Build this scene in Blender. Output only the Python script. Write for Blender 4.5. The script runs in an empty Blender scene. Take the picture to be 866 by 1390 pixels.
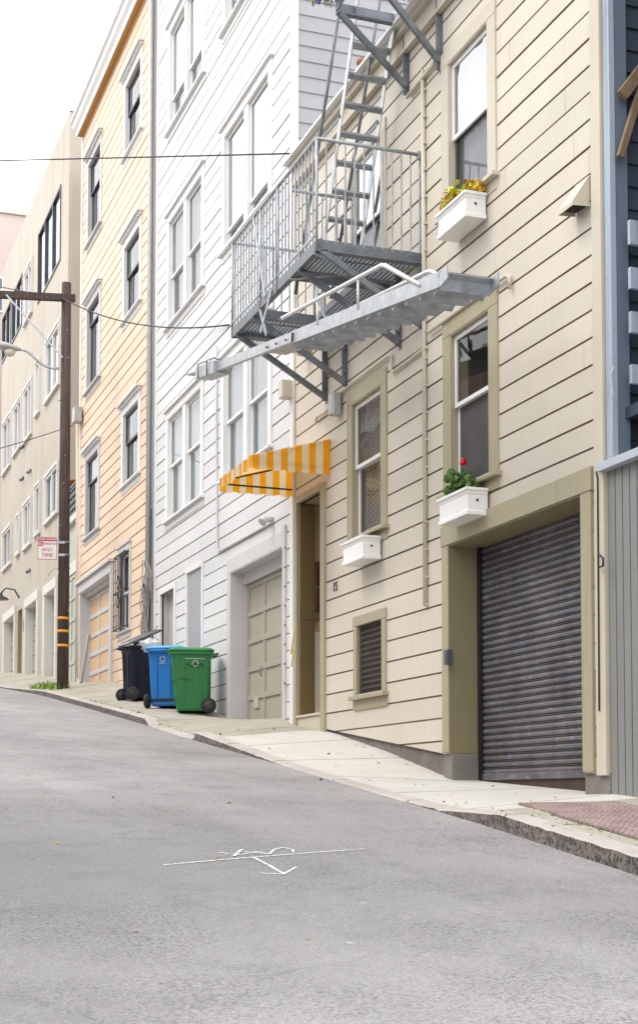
import bpy, bmesh, math, random
from mathutils import Vector, Matrix
random.seed(7)
R = math.radians
# ------------------------------------------------------------------ scene, camera
sc = bpy.context.scene
col = bpy.data.collections.new("street"); sc.collection.children.link(col)
UC, VC, FPX, VH, U0 = 433., 975., 2000., 1085., -288.
TH = math.atan((VH-VC)/FPX); PS = math.atan((UC-U0)*math.cos(TH)/FPX)
FW = Vector((math.sin(PS)*math.cos(TH), math.cos(PS)*math.cos(TH), math.sin(TH)))
RT = Vector((math.cos(PS), -math.sin(PS), 0)); UP = RT.cross(FW)
cam = bpy.data.cameras.new("camera"); co = bpy.data.objects.new("camera", cam); col.objects.link(co)
m = Matrix((RT, UP, -FW)).transposed().to_4x4(); co.matrix_world = m
cam.sensor_fit = 'VERTICAL'; cam.sensor_height = 36; cam.lens = 36*FPX/1390
cam.shift_y = (VC-695)/1390; cam.shift_x = 0; cam.clip_end = 2000; cam.clip_start = .05
sc.camera = co

def ray(u, v): return RT*(u-UC) + UP*(VC-v) + FW*FPX
def F(u, v, x=6.5):                    # measured point (y, z) on a plane parallel to the street
    d = ray(u, v); t = x/d.x; return (d.y*t, d.z*t)
def G(u, v, y):                        # measured point (x, z) on a plane across the street
    d = ray(u, v); t = y/d.y; return (d.x*t, d.z*t)
def P3(u, v, x): return Vector((x,)+F(u, v, x))

# ------------------------------------------------------------------ materials
def nt(name):
    m = bpy.data.materials.new(name); m.use_nodes = True
    t = m.node_tree; b = t.nodes['Principled BSDF']; return m, t, b
def N(t, ty, **k):
    n = t.nodes.new(ty)
    for a, b in k.items():
        if a.startswith('i_'):
            key = a[2:].replace('_', ' ')
            n.inputs[key].default_value = b
        else: setattr(n, a, b)
    return n
def coords(t, scale=(1,1,1)):
    tc = N(t, 'ShaderNodeTexCoord'); mp = N(t, 'ShaderNodeMapping'); mp.inputs['Scale'].default_value = scale
    t.links.new(tc.outputs['Object'], mp.inputs['Vector']); return mp.outputs['Vector']
def noise(t, vec, scale, detail=4, rough=.55):
    n = N(t, 'ShaderNodeTexNoise'); n.inputs['Scale'].default_value = scale; n.inputs['Detail'].default_value = detail
    n.inputs['Roughness'].default_value = rough; t.links.new(vec, n.inputs['Vector']); return n.outputs['Fac']
def ramp(t, fac, stops):
    r = N(t, 'ShaderNodeValToRGB'); cr = r.color_ramp
    while len(cr.elements) < len(stops): cr.elements.new(.5)
    for e, (p, c) in zip(cr.elements, stops):
        e.position = p; e.color = (c if len(c) == 4 else tuple(c)+(1,)) if not isinstance(c, (int, float)) else (c, c, c, 1)
    t.links.new(fac, r.inputs['Fac']); return r.outputs['Color']
def mix(t, fac, a, b, mode='MIX'):
    n = N(t, 'ShaderNodeMix', data_type='RGBA', blend_type=mode)
    for s, v in ((n.inputs['Factor'], fac), (n.inputs['A'], a), (n.inputs['B'], b)):
        if hasattr(v, 'links'): t.links.new(v, s)
        elif isinstance(v, (int, float)): s.default_value = v if s.name == 'Factor' else (v, v, v, 1)
        else: s.default_value = tuple(v)+(1,) if len(v) == 3 else v
    return n.outputs['Result']
def N_div(t, a, k):
    n = N(t, 'ShaderNodeMath', operation='DIVIDE'); t.links.new(a, n.inputs[0]); n.inputs[1].default_value = k; return n.outputs[0]
def bump(t, b, h, strength=.3, dist=.01):
    n = N(t, 'ShaderNodeBump'); n.inputs['Strength'].default_value = strength; n.inputs['Distance'].default_value = dist
    t.links.new(h, n.inputs['Height']); t.links.new(n.outputs['Normal'], b.inputs['Normal'])
def paint(name, c, dirt=.25, rough=.55, dirtc=None, streak=True, pitch=None, phase=0, spec=.4):
    """weathered paint: broad fading, vertical run-down streaks, specks; boards differ a little in tone"""
    m, t, b = nt(name)
    dirtc = dirtc or tuple(x*.55 for x in c)
    v0 = coords(t); n1 = noise(t, v0, .7, 6, .6)
    f = ramp(t, n1, [(.35, 0), (.75, 1)])
    base = mix(t, f, tuple(min(1, x*1.04) for x in c), tuple(x*.93 for x in c))
    if streak:
        v1 = coords(t, (7, 7, .35)); n2 = noise(t, v1, 2.2, 5, .6)
        s = ramp(t, n2, [(.52, 0), (.78, dirt)])
        base = mix(t, s, base, dirtc)
    n3 = noise(t, v0, 9, 5, .7); s3 = ramp(t, n3, [(.6, 0), (.8, dirt*.8)])
    base = mix(t, s3, base, dirtc)
    n5 = noise(t, v0, 60, 2, .6); s5 = ramp(t, n5, [(.70, 0), (.76, dirt*1.2)])
    base = mix(t, s5, base, tuple(x*.4 for x in c))
    if pitch:
        sp = N(t, 'ShaderNodeSeparateXYZ'); t.links.new(v0, sp.inputs[0])
        a = N(t, 'ShaderNodeMath', operation='SUBTRACT'); t.links.new(sp.outputs['Z'], a.inputs[0]); a.inputs[1].default_value = phase
        d = N(t, 'ShaderNodeMath', operation='DIVIDE'); t.links.new(a.outputs[0], d.inputs[0]); d.inputs[1].default_value = pitch
        fl = N(t, 'ShaderNodeMath', operation='FLOOR'); t.links.new(d.outputs[0], fl.inputs[0])
        wn = N(t, 'ShaderNodeTexWhiteNoise', noise_dimensions='1D'); t.links.new(fl.outputs[0], wn.inputs['W'])
        base = mix(t, 1.0, base, ramp(t, wn.outputs['Value'], [(0, .92), (1, 1.0)]), 'MULTIPLY')
    t.links.new(base, b.inputs['Base Color']); b.inputs['Roughness'].default_value = rough
    b.inputs['Specular IOR Level'].default_value = spec
    hv = coords(t, (14, 3, 14)); hn = noise(t, hv, 3, 6, .65); bump(t, b, hn, .25, .006)
    return m
def metal(name, c, rough=.45, met=.7, rust=0, var=.2):
    m, t, b = nt(name); v0 = coords(t); n = noise(t, v0, 6, 6, .65)
    base = mix(t, ramp(t, n, [(.3, 0), (.7, 1)]), tuple(x*(1-var) for x in c), tuple(min(1, x*(1+var)) for x in c))
    if rust:
        n2 = noise(t, v0, 14, 6, .7); base = mix(t, ramp(t, n2, [(.58, 0), (.72, rust)]), base, (.16, .07, .03))
    t.links.new(base, b.inputs['Base Color']); b.inputs['Metallic'].default_value = met
    t.links.new(ramp(t, n, [(.2, rough*.8), (.8, min(1, rough*1.3))]), b.inputs['Roughness'])
    bump(t, b, noise(t, v0, 40, 3), .15, .002)
    return m
def plain(name, c, rough=.5, met=0, spec=.5, var=.12, sc_=5):
    m, t, b = nt(name); v0 = coords(t)
    n = noise(t, v0, sc_, 5, .6)
    base = mix(t, ramp(t, n, [(.3, 0), (.7, 1)]), tuple(x*(1-var) for x in c), tuple(min(1, x*(1+var)) for x in c))
    t.links.new(base, b.inputs['Base Color']); b.inputs['Roughness'].default_value = rough; b.inputs['Metallic'].default_value = met
    b.inputs['Specular IOR Level'].default_value = spec
    return m
def glass_mat(name, f0=.045, tint=.78, wob=.12):
    m = bpy.data.materials.new(name); m.use_nodes = True; t = m.node_tree; t.nodes.clear()
    out = N(t, 'ShaderNodeOutputMaterial'); mx = N(t, 'ShaderNodeMixShader'); tr = N(t, 'ShaderNodeBsdfTransparent'); gl = N(t, 'ShaderNodeBsdfGlossy')
    tr.inputs['Color'].default_value = (tint, tint, tint*1.01, 1); gl.inputs['Roughness'].default_value = .015
    ge = N(t, 'ShaderNodeNewGeometry'); dt = N(t, 'ShaderNodeVectorMath', operation='DOT_PRODUCT'); t.links.new(ge.outputs['Incoming'], dt.inputs[0]); t.links.new(ge.outputs['Normal'], dt.inputs[1])
    ab = N(t, 'ShaderNodeMath', operation='ABSOLUTE'); t.links.new(dt.outputs['Value'], ab.inputs[0]); om = N(t, 'ShaderNodeMath', operation='SUBTRACT'); om.inputs[0].default_value = 1; t.links.new(ab.outputs[0], om.inputs[1])
    pw = N(t, 'ShaderNodeMath', operation='POWER'); t.links.new(om.outputs[0], pw.inputs[0]); pw.inputs[1].default_value = 5
    fr = N(t, 'ShaderNodeMath', operation='MULTIPLY_ADD'); t.links.new(pw.outputs[0], fr.inputs[0]); fr.inputs[1].default_value = 1-f0; fr.inputs[2].default_value = f0      # Schlick reflectance of a thin pane
    v0 = coords(t); bp = N(t, 'ShaderNodeBump'); bp.inputs['Strength'].default_value = wob; bp.inputs['Distance'].default_value = .02
    t.links.new(noise(t, v0, 1.6, 2), bp.inputs['Height']); t.links.new(bp.outputs['Normal'], gl.inputs['Normal'])
    t.links.new(fr.outputs[0], mx.inputs[0]); t.links.new(tr.outputs[0], mx.inputs[1]); t.links.new(gl.outputs[0], mx.inputs[2])
    t.links.new(mx.outputs[0], out.inputs['Surface']); return m
def concrete(name, c1, c2, stain=(.12, .1, .07), jl=None, jo=0, moss=0, bs=.35, slab=None):
    m, t, b = nt(name); v0 = coords(t)
    n1 = noise(t, v0, 1.1, 7, .6); base = mix(t, ramp(t, n1, [(.3, 0), (.7, 1)]), c1, c2)
    n2 = noise(t, v0, 4, 8, .7); base = mix(t, ramp(t, n2, [(.55, 0), (.8, .45)]), base, stain)
    n3 = noise(t, v0, 45, 4, .7); base = mix(t, ramp(t, n3, [(.5, 0), (.75, .35)]), base, tuple(x*.45 for x in c1))
    if moss:
        n4 = noise(t, v0, 2.6, 6, .7); base = mix(t, ramp(t, n4, [(.5, 0), (.7, moss)]), base, (.16, .17, .06))
    hh = n3
    if slab:                    # newer, paler driveway slabs
        sx = N(t, 'ShaderNodeSeparateXYZ'); t.links.new(v0, sx.inputs[0]); g1 = N(t, 'ShaderNodeMath', operation='GREATER_THAN'); g1.inputs[1].default_value = slab[0]; t.links.new(sx.outputs['Y'], g1.inputs[0])
        g2 = N(t, 'ShaderNodeMath', operation='LESS_THAN'); g2.inputs[1].default_value = slab[1]; t.links.new(sx.outputs['Y'], g2.inputs[0]); g3 = N(t, 'ShaderNodeMath', operation='MULTIPLY'); t.links.new(g1.outputs[0], g3.inputs[0]); t.links.new(g2.outputs[0], g3.inputs[1])
        pale = mix(t, ramp(t, n1, [(.3, 0), (.7, 1)]), (.55, .53, .49), (.46, .44, .40)); pale = mix(t, ramp(t, n2, [(.55, 0), (.8, .4)]), pale, (.33, .30, .25)); base = mix(t, g3.outputs[0], base, pale)
    if jl:
        sp = N(t, 'ShaderNodeSeparateXYZ'); t.links.new(v0, sp.inputs[0])
        a = N(t, 'ShaderNodeMath', operation='ADD'); t.links.new(sp.outputs['Y'], a.inputs[0]); a.inputs[1].default_value = 100+jo
        mo = N(t, 'ShaderNodeMath', operation='MODULO'); t.links.new(a.outputs[0], mo.inputs[0]); mo.inputs[1].default_value = jl
        lt = N(t, 'ShaderNodeMath', operation='LESS_THAN'); t.links.new(mo.outputs[0], lt.inputs[0]); lt.inputs[1].default_value = .022
        base = mix(t, lt.outputs[0], base, (.07, .06, .045))
    t.links.new(base, b.inputs['Base Color']); b.inputs['Roughness'].default_value = .9; b.inputs['Specular IOR Level'].default_value = .25
    bump(t, b, hh, bs, .006); return m

M = {}
M['beige'] = paint('beige paint', (.61, .555, .47), .13, pitch=.2417, phase=3.28, dirtc=(.33, .27, .18))
M['white'] = paint('white paint', (.69, .69, .69), .16, pitch=.237, phase=9.41, dirtc=(.38, .36, .33))
M['orange'] = paint('peach paint', (.78, .59, .425), .12, pitch=.238, phase=8.18, dirtc=(.5, .28, .12))
M['olive'] = paint('olive trim paint', (.235, .20, .115), .35, rough=.5, dirtc=(.10, .085, .05))
M['olive2'] = paint('drab trim paint', (.36, .32, .215), .3, rough=.5, dirtc=(.16, .13, .08))
M['beigetrim'] = paint('beige trim paint', (.54, .49, .395), .16, dirtc=(.3, .24, .15))
M['whitetrim'] = paint('white trim paint', (.74, .735, .725), .15, dirtc=(.4, .37, .32))
M['sash'] = paint('white sash paint', (.78, .78, .76), .08, rough=.35, dirtc=(.5, .48, .42))
M['lilac'] = paint('faded grey-white paint', (.56, .55, .55), .22, dirtc=(.3, .28, .26))
M['greytrim'] = paint('warm grey garage trim', (.46, .44, .40), .2, dirtc=(.25, .23, .2))
M['greydoor'] = paint('taupe garage door', (.37, .345, .285), .2, dirtc=(.2, .18, .14))
M['sidewall'] = paint('grey side wall paint', (.36, .365, .385), .15, pitch=.44, phase=0)  # side face of the white house, its shade painted in as greyer base
M['rust_or'] = paint('ochre soffit paint', (.52, .27, .08), .1, dirtc=(.3, .13, .03))
M['peachdoor'] = paint('peach door panel', (.66, .44, .25), .2)
M['stucco'] = None
m, t, b = nt('tan stucco'); v0 = coords(t); v1 = coords(t, (2, 2, .25))
bs = mix(t, ramp(t, noise(t, v1, 1.5, 6, .6), [(.35, 0), (.7, 1)]), (.52, .475, .405), (.45, .40, .325))
bs = mix(t, ramp(t, noise(t, v0, .5, 5, .6), [(.4, 0), (.75, .5)]), bs, (.56, .53, .47))
t.links.new(bs, b.inputs['Base Color']); b.inputs['Roughness'].default_value = .95; bump(t, b, noise(t, v0, 30, 4), .4, .01); M['stucco'] = m
M['stuccotrim'] = paint('off white stucco trim', (.66, .64, .59), .2)
M['pink'] = plain('pale pink stucco', (.60, .50, .47), .95, var=.06, sc_=.6)
M['palegreen'] = paint('pale green door', (.42, .46, .38), .2)
M['paledoor'] = paint('pale grey green door', (.45, .45, .40), .2)
M['dframe'] = plain('dark bronze frame', (.055, .06, .07), .4, .3)
M['glass'] = glass_mat('window glass'); M['glass2'] = glass_mat('bright window glass', .42, .75, .06)
M['dark'] = plain('dark interior', (.02, .02, .022), .9)
M['seam'] = plain('brown groove shade and seam', (.34, .28, .21), .9)  # seam colours mark board joints and paint in the grooves' shadow lines
M['seam2'] = plain('grey groove shade and seam', (.46, .45, .44), .9)
M['seam3'] = plain('ochre groove shade and seam', (.46, .28, .14), .9)
M['room'] = plain('room wall', (.26, .25, .24), .9)
M['curtain'] = plain('white curtain', (.42, .46, .47), .9, var=.06)
M['greycurtain'] = plain('grey blind', (.25, .26, .29), .9, var=.1)
M['blackscreen'] = plain('dark insect screen', (.07, .065, .065), .8, var=.25, sc_=2.5)
M['blind'] = plain('slatted blind', (.50, .47, .43), .7)
M['orangecloth'] = plain('orange cloth', (.62, .25, .03), .8)
M['galv'] = metal('galvanised steel', (.34, .365, .39), .5, .35, .35, .35)
M['galvdark'] = metal('blue grey steel', (.165, .185, .205), .5, .35, .35, .35)
M['galvlight'] = metal('bright galvanised steel', (.42, .44, .46), .42, .5, .2, .28)
M['railwhite'] = metal('pale pipe', (.62, .62, .60), .45, .1, .08, .12)
M['black'] = plain('black plastic', (.012, .012, .014), .45)
M['rubber'] = plain('black rubber', (.018, .018, .018), .8)
M['boxgrey'] = plain('grey enamel', (.42, .42, .40), .45)
M['boxbeige'] = paint('painted metal box', (.55, .51, .44), .2)
M['cable'] = plain('black cable', (.02, .02, .022), .6)
M['cablegrey'] = plain('grey cable', (.28, .28, .28), .6)
M['brownbox'] = plain('brown mailbox', (.075, .028, .014), .4, var=.3)
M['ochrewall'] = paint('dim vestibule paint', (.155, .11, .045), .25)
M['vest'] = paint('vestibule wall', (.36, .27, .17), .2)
M['yellow'] = plain('yellow tape', (.75, .50, .03), .6)
M['amber'] = plain('amber reflector', (.75, .30, .02), .5)
M['bluelight'] = paint('flaking pale blue paint', (.37, .425, .51), .75, dirtc=(.14, .15, .17))
M['bluemid'] = paint('blue paint', (.14, .175, .23), .3, dirtc=(.08, .11, .15))
M['bluedark'] = paint('dark blue siding', (.045, .06, .085), .3)
M['greyboard'] = paint('grey stained boards', (.215, .22, .215), .3, dirtc=(.13, .13, .13))
M['greycap'] = paint('pale grey cap', (.42, .46, .52), .2)
M['brace'] = plain('raw timber brace', (.20, .135, .08), .8, var=.25)
M['terracotta'] = plain('terracotta', (.25, .10, .055), .8)
M['leaf'] = plain('geranium leaf', (.085, .17, .035), .5, var=.5, sc_=30)
M['leafyellow'] = plain('yellow green leaf', (.42, .44, .03), .5, var=.3, sc_=30)
M['leaforange'] = plain('orange leaf', (.65, .28, .03), .5, var=.3, sc_=30)
M['petalred'] = plain('red petal', (.62, .01, .015), .5, var=.2)
M['petalpurple'] = plain('purple petal', (.20, .07, .55), .5, var=.2)
M['petalyellow'] = plain('yellow petal', (.85, .60, .03), .5, var=.2)
M['soil'] = plain('soil', (.04, .03, .02), .95)
M['weed'] = plain('weed green', (.17, .30, .04), .6, var=.4, sc_=20)
M['concrete'] = concrete('foundation concrete', (.27, .25, .22), (.15, .135, .12), (.05, .042, .034), bs=1.8)
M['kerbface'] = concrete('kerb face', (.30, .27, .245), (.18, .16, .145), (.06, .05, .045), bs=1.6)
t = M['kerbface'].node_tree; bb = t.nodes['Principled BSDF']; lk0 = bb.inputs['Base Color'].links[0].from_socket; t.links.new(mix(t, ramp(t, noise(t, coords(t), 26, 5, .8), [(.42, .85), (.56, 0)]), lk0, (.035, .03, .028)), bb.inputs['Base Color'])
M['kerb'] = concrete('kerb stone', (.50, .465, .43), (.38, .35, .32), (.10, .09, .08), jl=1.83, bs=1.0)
M['walk'] = concrete('sidewalk concrete', (.42, .39, .33), (.31, .285, .235), (.19, .16, .11), jl=1.52, jo=.2, moss=.25, slab=(10.35, 17.9))
M['plateiron'] = metal('red brown tread plate', (.33, .24, .225), .75, .05, .4, .3)
# tread pattern on the plate
t = M['plateiron'].node_tree; bb = t.nodes['Principled BSDF']; v0 = coords(t)
ch = N(t, 'ShaderNodeTexChecker'); ch.inputs['Scale'].default_value = 34; t.links.new(v0, ch.inputs['Vector']); bump(t, bb, ch.outputs['Fac'], 1.0, .008)
lk0 = bb.inputs['Base Color'].links[0].from_socket; t.links.new(mix(t, ch.outputs['Fac'], lk0, mix(t, 1.0, lk0, (.62, .6, .6), 'MULTIPLY')), bb.inputs['Base Color'])
# asphalt
m, t, b = nt('worn asphalt'); v0 = coords(t)
big = noise(t, v0, .22, 5, .6); vs = coords(t, (1.2, .12, 1)); tracks = noise(t, vs, .9, 4, .5)
base = mix(t, ramp(t, big, [(.35, 0), (.66, 1)]), (.275, .264, .264), (.35, .338, .336))
base = mix(t, ramp(t, tracks, [(.38, .0), (.7, .55)]), base, (.40, .39, .385))
mid = noise(t, v0, 2.2, 7, .7); base = mix(t, ramp(t, mid, [(.5, 0), (.75, .5)]), base, (.16, .155, .155))
agg = N(t, 'ShaderNodeTexVoronoi'); agg.inputs['Scale'].default_value = 120; t.links.new(v0, agg.inputs['Vector'])
base = mix(t, .55, base, ramp(t, agg.outputs['Color'], [(0, .55), (.5, 1.0), (1, 1.5)]), 'MULTIPLY')
fine = noise(t, v0, 48, 4, .8); pm_ = noise(t, v0, .8, 5, .6)                      # pitted areas where the binder has worn out
pit = mix(t, 1.0, ramp(t, fine, [(.42, 1), (.49, 0)]), ramp(t, pm_, [(.44, .12), (.66, .8)]), 'MULTIPLY'); base = mix(t, pit, base, (.05, .047, .047))
sp = N(t, 'ShaderNodeSeparateXYZ'); t.links.new(v0, sp.inputs[0])       # older, coarser patch of surfacing
g = N(t, 'ShaderNodeVectorMath', operation='DISTANCE'); t.links.new(v0, g.inputs[0]); g.inputs[1].default_value = (.9, 8.2, -.6)
gm = N(t, 'ShaderNodeMath', operation='MULTIPLY_ADD'); t.links.new(noise(t, v0, .9, 6, .65), gm.inputs[0]); gm.inputs[1].default_value = 3.2; t.links.new(g.outputs['Value'], gm.inputs[2])
base = mix(t, ramp(t, N_div(t, gm.outputs[0], 9.), [(.28, .55), (.78, 0)]), base, (.115, .112, .115))
crk = N(t, 'ShaderNodeTexVoronoi', feature='DISTANCE_TO_EDGE'); crk.inputs['Scale'].default_value = .45; wv = N(t, 'ShaderNodeVectorMath', operation='ADD'); t.links.new(v0, wv.inputs[0])
wn_ = N(t, 'ShaderNodeTexNoise'); wn_.inputs['Scale'].default_value = 2.5; wn_.inputs['Detail'].default_value = 5; t.links.new(v0, wn_.inputs['Vector']); t.links.new(wn_.outputs['Color'], wv.inputs[1]); t.links.new(wv.outputs[0], crk.inputs['Vector'])
base = mix(t, ramp(t, crk.outputs['Distance'], [(.0, .30), (.006, 0)]), base, (.09, .088, .085))
spk = noise(t, v0, 21, 2, .5); base = mix(t, ramp(t, spk, [(.74, 0), (.77, .8)]), base, (.42, .41, .39))
sp = N(t, 'ShaderNodeSeparateXYZ'); t.links.new(v0, sp.inputs[0])
t.links.new(base, b.inputs['Base Color']); b.inputs['Roughness'].default_value = .88; b.inputs['Specular IOR Level'].default_value = .3
mh = mix(t, .5, fine, agg.outputs['Distance']); bump(t, b, mh, .9, .012); M['asphalt'] = m
M['chalk'] = None
m, t, b = nt('white marking paint'); v0 = coords(t)
b.inputs['Base Color'].default_value = (.7, .7, .68, 1); b.inputs['Roughness'].default_value = .9
al = ramp(t, noise(t, v0, 45, 4, .7), [(.36, 0), (.55, .95)]); t.links.new(al, b.inputs['Alpha']); M['chalk'] = m
m, t, b = nt('weathered pole wood'); v1 = coords(t, (9, 9, .5)); n = noise(t, v1, 3, 7, .65)
t.links.new(ramp(t, n, [(.3, (.035, .022, .018)), (.55, (.085, .058, .05)), (.75, (.16, .12, .105))]), b.inputs['Base Color']); b.inputs['Roughness'].default_value = .9
bump(t, b, n, .8, .02); M['wood'] = m
# roller shutter: brown grey slats with smeared bluish overspray
m, t, b = nt('roller shutter'); v0 = coords(t); n = noise(t, v0, 1.7, 6, .6)
bs = mix(t, ramp(t, n, [(.35, 0), (.7, 1)]), (.105, .098, .10), (.20, .19, .19))
vs = coords(t, (1, 1.2, 4)); n2 = noise(t, vs, 1.9, 6, .75); bs = mix(t, ramp(t, n2, [(.50, 0), (.66, .5)]), bs, (.13, .14, .23))
n3 = noise(t, vs, 6, 5, .7); bs = mix(t, ramp(t, n3, [(.56, 0), (.70, .7)]), bs, (.30, .33, .47))
n4 = noise(t, coords(t, (1, 6, 12)), 3, 5, .7); bs = mix(t, ramp(t, n4, [(.6, 0), (.72, .6)]), bs, (.09, .045, .025))
n6 = noise(t, coords(t, (1, 5, .4)), 3, 5, .7); bs = mix(t, ramp(t, n6, [(.52, 0), (.72, .55)]), bs, (.06, .05, .045))
t.links.new(bs, b.inputs['Base Color']); b.inputs['Metallic'].default_value = .25; b.inputs['Roughness'].default_value = .55; M['shutter'] = m
# striped awning cloth, slightly translucent
def awning_mat():
    m = bpy.data.materials.new('striped awning cloth'); m.use_nodes = True; t = m.node_tree; b = t.nodes['Principled BSDF']; out = t.nodes['Material Output']
    at = N(t, 'ShaderNodeUVMap'); sp = N(t, 'ShaderNodeSeparateXYZ'); t.links.new(at.outputs[0], sp.inputs[0])
    mo = N(t, 'ShaderNodeMath', operation='FRACT'); t.links.new(sp.outputs['X'], mo.inputs[0])
    lt = N(t, 'ShaderNodeMath', operation='LESS_THAN'); t.links.new(mo.outputs[0], lt.inputs[0]); lt.inputs[1].default_value = .5
    c = mix(t, lt.outputs[0], (.86, .78, .58), (.95, .43, .012))
    c = mix(t, ramp(t, noise(t, coords(t), 7, 5, .7), [(.5, 0), (.8, .3)]), c, (.4, .25, .1))
    t.links.new(c, b.inputs['Base Color']); b.inputs['Roughness'].default_value = .85
    tl = N(t, 'ShaderNodeBsdfTranslucent'); t.links.new(c, tl.inputs['Color']); mx = N(t, 'ShaderNodeMixShader'); mx.inputs[0].default_value = .5
    t.links.new(b.outputs[0], mx.inputs[1]); t.links.new(tl.outputs[0], mx.inputs[2]); t.links.new(mx.outputs[0], out.inputs['Surface']); return m
M['awning'] = awning_mat()

# ------------------------------------------------------------------ mesh helpers
class MB:
    def __init__(s): s.v = []; s.f = []; s.uv = {}; s.smooth = set()
    def quad(s, *pts, smooth=False):
        i = len(s.v); s.v += [tuple(p) for p in pts]; s.f.append(tuple(range(i, i+len(pts))))
        if smooth: s.smooth.add(len(s.f)-1)
        return s
    def box(s, x0, x1, y0, y1, z0, z1):
        x0, x1 = sorted((x0, x1)); y0, y1 = sorted((y0, y1)); z0, z1 = sorted((z0, z1))
        i = len(s.v); s.v += [(x, y, z) for x in (x0, x1) for y in (y0, y1) for z in (z0, z1)]
        for q in ((0,1,3,2), (4,6,7,5), (0,4,5,1), (2,3,7,6), (0,2,6,4), (1,5,7,3)): s.f.append(tuple(i+k for k in q))
        return s
    def bar(s, a, b, w, h, up=(0, 0, 1)):
        """rectangular bar from a to b, w across, h along up"""
        a, b = Vector(a), Vector(b); d = (b-a).normalized(); u = Vector(up)
        sd = d.cross(u)
        if sd.length < 1e-4: sd = d.cross(Vector((1, 0, 0)))
        sd.normalize(); u2 = sd.cross(d).normalized()
        i = len(s.v)
        for p in (a, b):
            for (q, r) in ((-1, -1), (1, -1), (1, 1), (-1, 1)): s.v.append(tuple(p+sd*w/2*q+u2*h/2*r))
        for q in ((0,1,2,3), (7,6,5,4), (0,4,5,1), (1,5,6,2), (2,6,7,3), (3,7,4,0)): s.f.append(tuple(i+k for k in q))
        return s
    def tube(s, pts, r, n=8, closed=False, cap=True):
        pts = [Vector(p) for p in pts]; rs = r if isinstance(r, (list, tuple)) else [r]*len(pts)
        rings = []; prev = None
        for k, p in enumerate(pts):
            d = (pts[min(k+1, len(pts)-1)]-pts[max(k-1, 0)]).normalized()
            if prev is None:
                a = d.cross(Vector((0, 0, 1)))
                if a.length < .05: a = d.cross(Vector((1, 0, 0)))
            else: a = prev - d*prev.dot(d)
            a.normalize(); prev = a; c = d.cross(a)
            i = len(s.v); rings.append(i)
            for j in range(n):
                t = 2*math.pi*j/n; s.v.append(tuple(p+(a*math.cos(t)+c*math.sin(t))*rs[k]))
        for k in range(len(rings)-1):
            for j in range(n):
                s.f.append((rings[k]+j, rings[k]+(j+1) % n, rings[k+1]+(j+1) % n, rings[k+1]+j)); s.smooth.add(len(s.f)-1)
        if cap:
            s.f.append(tuple(rings[0]+j for j in reversed(range(n)))); s.f.append(tuple(rings[-1]+j for j in range(n)))
        return s
    def prism(s, poly, axis, a, b):
        """poly in the two other axes extruded along axis from a to b"""
        def mk(p, w):
            if axis == 'x': return (w, p[0], p[1])
            if axis == 'y': return (p[0], w, p[1])
            return (p[0], p[1], w)
        i = len(s.v); n = len(poly); s.v += [mk(p, a) for p in poly]+[mk(p, b) for p in poly]
        s.f.append(tuple(i+k for k in range(n))); s.f.append(tuple(i+n+k for k in reversed(range(n))))
        for k in range(n): s.f.append((i+k, i+n+k, i+n+(k+1) % n, i+(k+1) % n))
        return s
    def lathe(s, c, prof, n=16, axis='z'):
        i = len(s.v); c = Vector(c)
        for (r, h) in prof:
            for j in range(n):
                t = 2*math.pi*j/n; p = (r*math.cos(t), r*math.sin(t), h)
                if axis == 'y': p = (p[0], p[2], p[1])
                if axis == 'x': p = (p[2], p[0], p[1])
                s.v.append(tuple(c+Vector(p)))
        for k in range(len(prof)-1):
            for j in range(n): s.f.append((i+k*n+j, i+k*n+(j+1) % n, i+(k+1)*n+(j+1) % n, i+(k+1)*n+j)); s.smooth.add(len(s.f)-1)
        s.f.append(tuple(i+j for j in reversed(range(n)))); s.f.append(tuple(i+(len(prof)-1)*n+j for j in range(n)))
        return s
    def build(s, name, mat, parent=None, bevel=0, recalc=True):
        me = bpy.data.meshes.new(name); me.from_pydata(s.v, [], s.f)
        for k in s.smooth: me.polygons[k].use_smooth = True
        if recalc:
            bm = bmesh.new(); bm.from_mesh(me); bmesh.ops.recalc_face_normals(bm, faces=bm.faces); bm.to_mesh(me); bm.free()
        for mm in (mat if isinstance(mat, list) else [mat]): me.materials.append(mm)
        o = bpy.data.objects.new(name, me); col.objects.link(o)
        if parent is not None:
            o.parent = parent
            L = Vector(parent.location); q = parent.parent
            while q is not None: L = L+Vector(q.location); q = q.parent
            o.location = -L if not s_local else (0, 0, 0)
        if bevel:
            bv = o.modifiers.new('bevel', 'BEVEL'); bv.width = bevel; bv.segments = 2; bv.limit_method = 'ANGLE'; bv.angle_limit = R(40); bv.harden_normals = False
        return o
s_local = False
def thing(name, label, cat, loc=(0, 0, 0), group=None):
    o = bpy.data.objects.new(name, None); col.objects.link(o); o.location = loc; o.empty_display_size = .2
    return tag(o, label, cat, group)
def tag(o, label, cat, group=None):
    o['label'] = label; o['category'] = cat
    if group: o['group'] = group
    return o
def struct(o, kind='structure'): o['kind'] = kind; return o
def interp(pts, y):
    if y <= pts[0][0]: return pts[0][1]
    for (a, b), (c, d) in zip(pts, pts[1:]):
        if y <= c: return b+(d-b)*(y-a)/(c-a)
    return pts[-1][1]

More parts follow.
